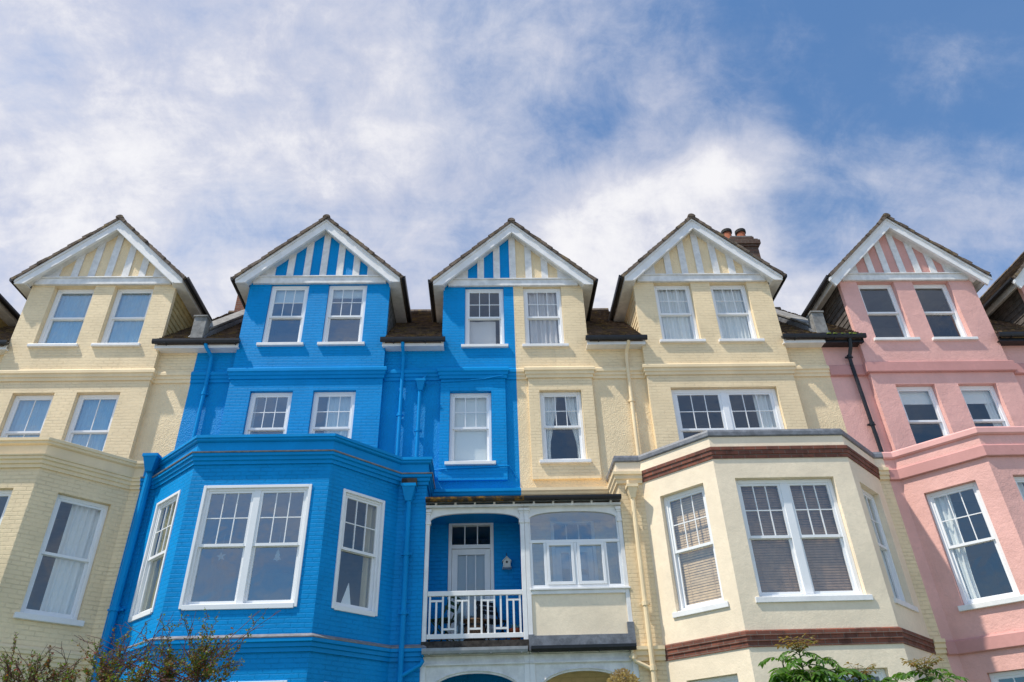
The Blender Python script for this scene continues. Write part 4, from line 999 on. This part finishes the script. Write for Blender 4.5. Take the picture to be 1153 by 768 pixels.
def berberis(base, label, shoots, leafsize=.022, dens=80., depth=2, forks=None):
    o = empty('shrub', base); tag(o, label, 'shrub', 'red leaved shrubs along the bottom left')
    stems, leaves = MB(), MB(); fk = [Vector(q) for q in forks]
    for q in fk:
        g = Vector(base)+Vector((random.uniform(-.15, .15), random.uniform(-.1, .1), 0)); m = g.lerp(q, .55)+Vector((random.uniform(-.08, .08), 0, .12))
        stems.tube([g, g.lerp(m, .5), m, m.lerp(q, .55), q], .016, 6, .008, caps=False)
    for tip, r in shoots:
        tip = Vector(tip); b = min(fk, key=lambda q: (q-tip).length+random.uniform(0, .12))+Vector((random.gauss(0, .03), random.gauss(0, .05), random.gauss(0, .03))); d = tip-b; L = d.length
        # arching shoot: starts steeper than the straight line to its tip
        m = b+d*.5+Vector((-d.x*.18, -d.y*.12, L*.10)); 
        prev = b; pts = []
        for i in range(1, 29):
            f = i/28; q_ = b*(1-f)**2+m*2*f*(1-f)+tip*f*f; q_ += Vector((random.gauss(0, .006), random.gauss(0, .006), 0)); pts.append(q_)
        stems.tube([b]+pts, r, 5, r*.25, caps=False)
        for i, q_ in enumerate(pts):
            f = (i+1)/28
            t = ((pts[min(i+1, 27)]-pts[max(i-1, 0)])).normalized()
            if f > .12 and random.random() < .8:
                a = Vector((random.gauss(0, 1), random.gauss(0, 1), random.gauss(.1, .7))).normalized()
                grow(stems, leaves, q_, t*.9+a*.75, random.uniform(.06, .20)*(1.15-f), r*.4, depth-1, leafsize, dens=dens)
            if f > .05:
                for _ in range(int(max(1.6, (1.1-f)*11)*L*dens/110)):
                    a = Vector((random.gauss(0, 1), random.gauss(0, 1), random.gauss(.3, .8))).normalized(); bb = a.cross(t+Vector((.1, .2, .05))).normalized()
                    s = leafsize*random.uniform(.5, 1.25); c = q_+t*random.uniform(-.02, .02)
                    leaves.quad(c, c+a*s*.55+bb*s*.3, c+a*s, c+a*s*.55-bb*s*.3)
    for k in range(int(len(shoots)*.9)):
        q = random.choice(fk); tx = random.choice(shoots)[0]+Vector((random.gauss(0, .07), random.gauss(0, .05), random.uniform(-.02, .05)))
        pts = [q.lerp(tx, f)+Vector((random.gauss(0, .007), 0, .10*f*(1-f)+random.gauss(0, .006))) for f in (0, .15, .3, .45, .6, .7, .8, .9, 1)]
        stems.tube(pts, .004, 4, .0016, caps=False)
        for i in (4, 5, 6, 7):
            if random.random() < .7:
                e = pts[i]+(pts[i+1]-pts[i-1]).normalized()*random.uniform(.04, .10)+Vector((random.gauss(0, .04), random.gauss(0, .03), random.gauss(.01, .03)))
                stems.tube([pts[i], pts[i].lerp(e, .5)+Vector((0, 0, .006)), e], .0022, 4, .0012, caps=False)
    stems.build('branches', 'bark', o); leaves.build('foliage', 'berberis', o)
sh = []
def W(x, y, Y=6.0):   # where the sight line of a photo point meets the shrub's distance
    return Vector((_ray(x, y)*(Y/_ray(x, y).y)))
F_, PI_, YA_, RO_ = 824.616478, .574288088, .0456063799, -.0331262754
_F = Vector((math.sin(YA_)*math.cos(PI_), math.cos(YA_)*math.cos(PI_), math.sin(PI_)))
_R0 = Vector((math.cos(YA_), -math.sin(YA_), 0)); _U0 = _R0.cross(_F)
_R = _R0*math.cos(RO_)+_U0*math.sin(RO_); _U = _U0*math.cos(RO_)-_R0*math.sin(RO_)
def _ray(x, y): return _F+_R*((x-576.5)/F_)-_U*((y-384)/F_)
def shoots(lst, Y): return [(W(x, y+(6 if y < 730 else 0), Y+random.uniform(-.25, .25)), r) for x, y, r in lst]
main_tips = [(100, 712, .008), (84, 716, .006), (112, 722, .007), (128, 702, .007), (150, 700, .006), (163, 694, .006), (181, 688, .007), (205, 686, .007), (207, 690, .006), (232, 680, .007), (245, 686, .006), (262, 705, .006), (302, 678, .007), (262, 716, .006), (258, 730, .006), (270, 745, .006), (222, 712, .007), (190, 716, .007), (170, 718, .007), (140, 722, .007), (120, 740, .006), (240, 742, .006), (210, 735, .006), (155, 735, .006), (180, 742, .006), (228, 700, .006)]+[(x, y, .006) for x, y in ((95, 752), (110, 758), (130, 750), (146, 745), (160, 752), (172, 757), (190, 750), (203, 746), (216, 756), (232, 752), (246, 757), (126, 764), (150, 766), (182, 768), (210, 768), (238, 768), (198, 728), (150, 728), (225, 730), (180, 730))]
berberis((W(180, 768, 6.0).x+.05, 6.0, GZ), 'large twiggy red and green shrub before the blue bay', shoots([(x, y, r*.55) for x, y, r in main_tips], 6.0), forks=[W(x, y, 6.0) for x, y in ((112, 785), (150, 790), (190, 785), (222, 770), (245, 790))])
berberis((W(20, 768, 6.2).x, 6.2, GZ), 'low red leaved shrub with upright shoot at the left corner', shoots([(18, 706, .007), (2, 738, .006), (35, 728, .006), (58, 742, .006), (75, 748, .005), (56, 730, .006), (20, 745, .006), (40, 750, .006), (88, 745, .006), (66, 752, .005), (8, 752, .005), (15, 758, .004), (28, 752, .004), (48, 758, .004), (64, 762, .004), (80, 760, .004)], 6.2), dens=80., forks=[W(x, y, 6.2) for x, y in ((18, 800), (10, 795), (35, 795), (55, 795), (75, 800))])

def pinnate(mb, stems, p, d, L, pairs, size, droop=.5):
    pts = [p.copy()]; dd = d.normalized(); n = pairs*2
    for i in range(n):
        dd = (dd+Vector((0, 0, -droop/n))).normalized(); p = p+dd*(L/n); pts.append(p.copy())
    stems.tube(pts, .0035, 4, .0015, caps=False)
    side = dd.cross(Vector((0, 0, 1))); 
    if side.length < .1: side = Vector((1, 0, 0))
    side.normalize()
    def leaflet(c, a, s):
        nrm = a.cross(side if abs(a.dot(side)) < .9 else Vector((0, 0, 1))).normalized(); b = a.cross(Vector((0, 0, 1))+side*.2).normalized()
        f = Vector((0, 0, -1))*s*.12
        mb.add([c, c+a*s*.35+b*s*.23, c+a*s*.7+b*s*.18+f*.6, c+a*s+f*2, c+a*s*.7-b*s*.18+f*.6, c+a*s*.35-b*s*.23, c+a*s*.4-f*.4], [(0, 1, 6), (1, 2, 3, 6), (6, 3, 4, 5), (0, 6, 5)])
    for i in range(2, n+1, 2):
        t = (pts[i]-pts[i-1]).normalized(); f = i/n
        for s_ in (-1, 1):
            a = (side*s_*.9+t*.55+Vector((0, 0, random.uniform(-.55, -.05)))).normalized()
            leaflet(pts[i], a, size*random.uniform(.8, 1.1)*(1-.35*abs(f-.5)))
    leaflet(pts[-1], (pts[-1]-pts[-2]).normalized(), size*.8)

def sapling(base, label, tops, Y, size=.13):
    o = empty('sapling', base); tag(o, label, 'sapling', 'green saplings along the bottom right')
    stems, lv, red = MB(), MB(), MB()
    for (x, y, tip_red, nf) in tops:
        top = W(x, y, Y+random.uniform(-.15, .15)); b = Vector(base)
        pts = [b.lerp(top, f)+Vector((math.sin(f*3)*.03, math.sin(f*4)*.03, 0))*(1-f) for f in (0, .2, .4, .6, .8, .9, 1)]
        stems.tube(pts, .016, 6, .006, caps=False)
        for k in range(nf):
            f = 1-k*.0085; c = b.lerp(top, f); a = k*2.4+random.random()*.8
            up = 1.2 if k < 3 else random.uniform(.2, .8)
            d = Vector((math.cos(a), math.sin(a), up)); g = min(1., .45+.07*k)
            pinnate(lv, stems, c, d, random.uniform(.26, .38)*g, random.randint(5, 7), size*g*random.uniform(.85, 1.15), random.uniform(1.2, 2.2))
        if tip_red:
            for k in range(12):
                a = k*.55; pinnate(red, stems, top, Vector((math.cos(a)*.7, math.sin(a)*.7, 1.1+random.uniform(-.3, .3))), .17, 4, .06, .9)
    stems.build('stem', 'stem_green', o); lv.build('foliage', 'rhus', o)
    if red.v: red.build('young_leaves', 'rhus_red', o)
sapling((W(905, 768, 6.5).x, 6.5, GZ), 'taller green sapling with bronze tip before the cream bay', [(900, 735, True, 22), (880, 742, False, 20), (926, 743, False, 22), (912, 756, False, 22), (893, 760, False, 18), (942, 760, False, 18)], 6.5)
sapling((W(1035, 768, 6.6).x, 6.6, GZ), 'lower green sapling with ferny leaves right of the bay window', [(1042, 757, True, 18), (1008, 763, False, 22), (968, 766, True, 16), (1060, 764, False, 20), (990, 770, False, 18), (1028, 772, False, 16)], 6.6, .145)
o = empty('dried_plant', (W(702, 768, 10.).x, 10., GZ)); tag(o, 'dried beige flower head below the glazed balcony', 'plant')
mb = MB(); lv = MB(); c0 = W(702, 772, 10.)
mb.tube([(c0.x, 10., GZ), (c0.x+.02, 10., c0.z-.5), c0], .02, 6, .008); mb.build('stem', 'bark', o)
for k in range(900):
    v = Vector((random.gauss(0, 1), random.gauss(0, 1), abs(random.gauss(0, 1)))).normalized()*random.uniform(.10, .20); v.x *= 1.0; c = c0+v+Vector((0, 0, -.02)); a = (v.normalized()+Vector((random.gauss(0, .6), random.gauss(0, .6), random.gauss(0, .6)))).normalized(); b = a.cross(Vector((.3, .5, .8))).normalized()
    lv.quad(c, c+a*.02+b*.012, c+a*.04, c+a*.02-b*.012)
lv.build('flower_head', 'dry', o)

# ------------------------------------------------------------------ ground
mb = MB(); mb.quad((-3000, -3000, GZ), (3000, -3000, GZ), (3000, 3000, GZ), (-3000, 3000, GZ)); tag(mb.build('ground', 'stone'), kind='structure')
mb = MB(); mb.box(-40, 40, 4.6, 15.5, GZ+.004, GZ+.03); tag(mb.build('garden_lawn', 'grass'), kind='structure')

# ------------------------------------------------------------------ sky and sun
EL, AZ = math.radians(58), math.radians(68)      # sun from the left, high, in front of the houses
sdir = Vector((-math.sin(AZ)*math.cos(EL), -math.cos(AZ)*math.cos(EL), math.sin(EL)))
L = bpy.data.lights.new('sun', 'SUN'); L.energy = 4.0; L.angle = math.radians(1.2); L.color = (1., .93, .82)
lo = bpy.data.objects.new('sun', L); COL.objects.link(lo); lo.rotation_euler = (-sdir).to_track_quat('-Z', 'Y').to_euler(); lo.location = (-20, -10, 30)
w = bpy.data.worlds.new('World'); scene.world = w; w.use_nodes = True
nt = w.node_tree
for n in list(nt.nodes): nt.nodes.remove(n)
out = nd(nt, 'ShaderNodeOutputWorld'); bg = nd(nt, 'ShaderNodeBackground'); nt.links.new(bg.outputs[0], out.inputs[0])
bg.inputs['Strength'].default_value = .13
sky = nd(nt, 'ShaderNodeTexSky', sky_type='NISHITA'); sky.sun_disc = False; sky.sun_elevation = EL
sky.sun_rotation = math.atan2(sdir.x, sdir.y); sky.air_density = 1.0; sky.dust_density = .3; sky.ozone_density = 2.5
tc = nd(nt, 'ShaderNodeTexCoord').outputs['Generated']
sep = nd(nt, 'ShaderNodeSeparateXYZ'); nt.links.new(tc, sep.inputs[0])
zz = math_node(nt, 'ADD', math_node(nt, 'MAXIMUM', sep.outputs[2], 0.), .22)
px = math_node(nt, 'DIVIDE', sep.outputs[0], zz); py = math_node(nt, 'DIVIDE', sep.outputs[1], zz)
cmb = nd(nt, 'ShaderNodeCombineXYZ'); nt.links.new(px, cmb.inputs[0]); nt.links.new(py, cmb.inputs[1])
# cloud layer on a plane above the town
def blob(x, y, rad, soft):
    """soft patch around a sky direction, 1 in its middle"""
    d = _ray(x, y).normalized()
    v = nd(nt, 'ShaderNodeVectorMath', operation='DISTANCE'); nt.links.new(tc, v.inputs[0]); v.inputs[1].default_value = d
    return ramp(nt, v.outputs['Value'], rad, rad+soft, 1., 0.)
mp = nd(nt, 'ShaderNodeMapping'); mp.inputs['Rotation'].default_value = (0, 0, math.radians(-38)); mp.inputs['Scale'].default_value = (1., 2.6, 1.)
nt.links.new(cmb.outputs[0], mp.inputs[0])
n1 = noise(nt, tc, 4.2, 9, .58, .35)
n2 = noise(nt, tc, 13., 10, .68, .3)
n3 = noise(nt, mp.outputs[0], 1.9, 8, .60, .4)
def centred(n, k): return math_node(nt, 'MULTIPLY', math_node(nt, 'SUBTRACT', n, .5), k)
dens = math_node(nt, 'ADD', centred(n1, .85), centred(n2, .85))
dens = math_node(nt, 'ADD', dens, centred(n3, 1.05))
dens = math_node(nt, 'ADD', dens, .42)
for (x, y, rad, soft, amt) in ((200, 170, .14, .46, .38), (0, 10, .02, .14, .25), (35, 95, .02, .10, -.22), (1110, 20, .12, .36, -.52),
        (715, 295, .08, .13, .62), (842, 172, .012, .07, .34), (800, 190, .01, .05, .20), (765, 228, .02, .08, .12), (655, 165, .02, .10, -.10),
        (960, 130, .04, .15, -.06), (1030, 270, .10, .22, .40), (740, 90, .02, .09, .16), (850, 60, .05, .18, -.08), (600, 120, .02, .09, .12), (640, 20, .05, .16, -.04), (930, 240, .02, .08, -.12)):
    dens = math_node(nt, 'ADD', dens, math_node(nt, 'MULTIPLY', blob(x, y, rad, soft), amt))
cov = ramp(nt, dens, .0, 1.0, .09, .93)
solid = ramp(nt, dens, .72, 1.15, 0., 1.)
shade = ramp(nt, noise(nt, cmb.outputs[0], 3.0, 8, .6, .3), .35, .65, 0., 1.)
ccol = mixc(nt, shade, (4.4, 4.45, 5.1), (5.3, 5.25, 5.6))
ccol = mixc(nt, solid, ccol, (6.3, 6.2, 6.25))
skyc = mixc(nt, 1., sky.outputs[0], (.42, .90, 1.16), 'MULTIPLY')
nt.links.new(mixc(nt, cov, skyc, ccol), bg.inputs['Color'])

# ------------------------------------------------------------------ camera
cam = bpy.data.cameras.new('camera'); co = bpy.data.objects.new('camera', cam); COL.objects.link(co)
cam.sensor_width = 36.; cam.lens = F_/1153*36.; cam.clip_start = .05; cam.clip_end = 6000
cam.shift_x = 0
co.matrix_world = Matrix(((_R.x, _U.x, -_F.x, 0), (_R.y, _U.y, -_F.y, 0), (_R.z, _U.z, -_F.z, 0), (0, 0, 0, 1)))
scene.camera = co
scene.view_settings.view_transform = 'Standard'; scene.view_settings.look = 'None'
scene.view_settings.exposure = .28; scene.view_settings.gamma = 1.
scene.view_settings.use_curve_mapping = False
scene.cycles.max_bounces = 8; scene.cycles.transparent_max_bounces = 12
for o_ in list(bpy.data.objects):
    for k in ('paint', 'sg', 'bright'):
        if k in o_: del o_[k]
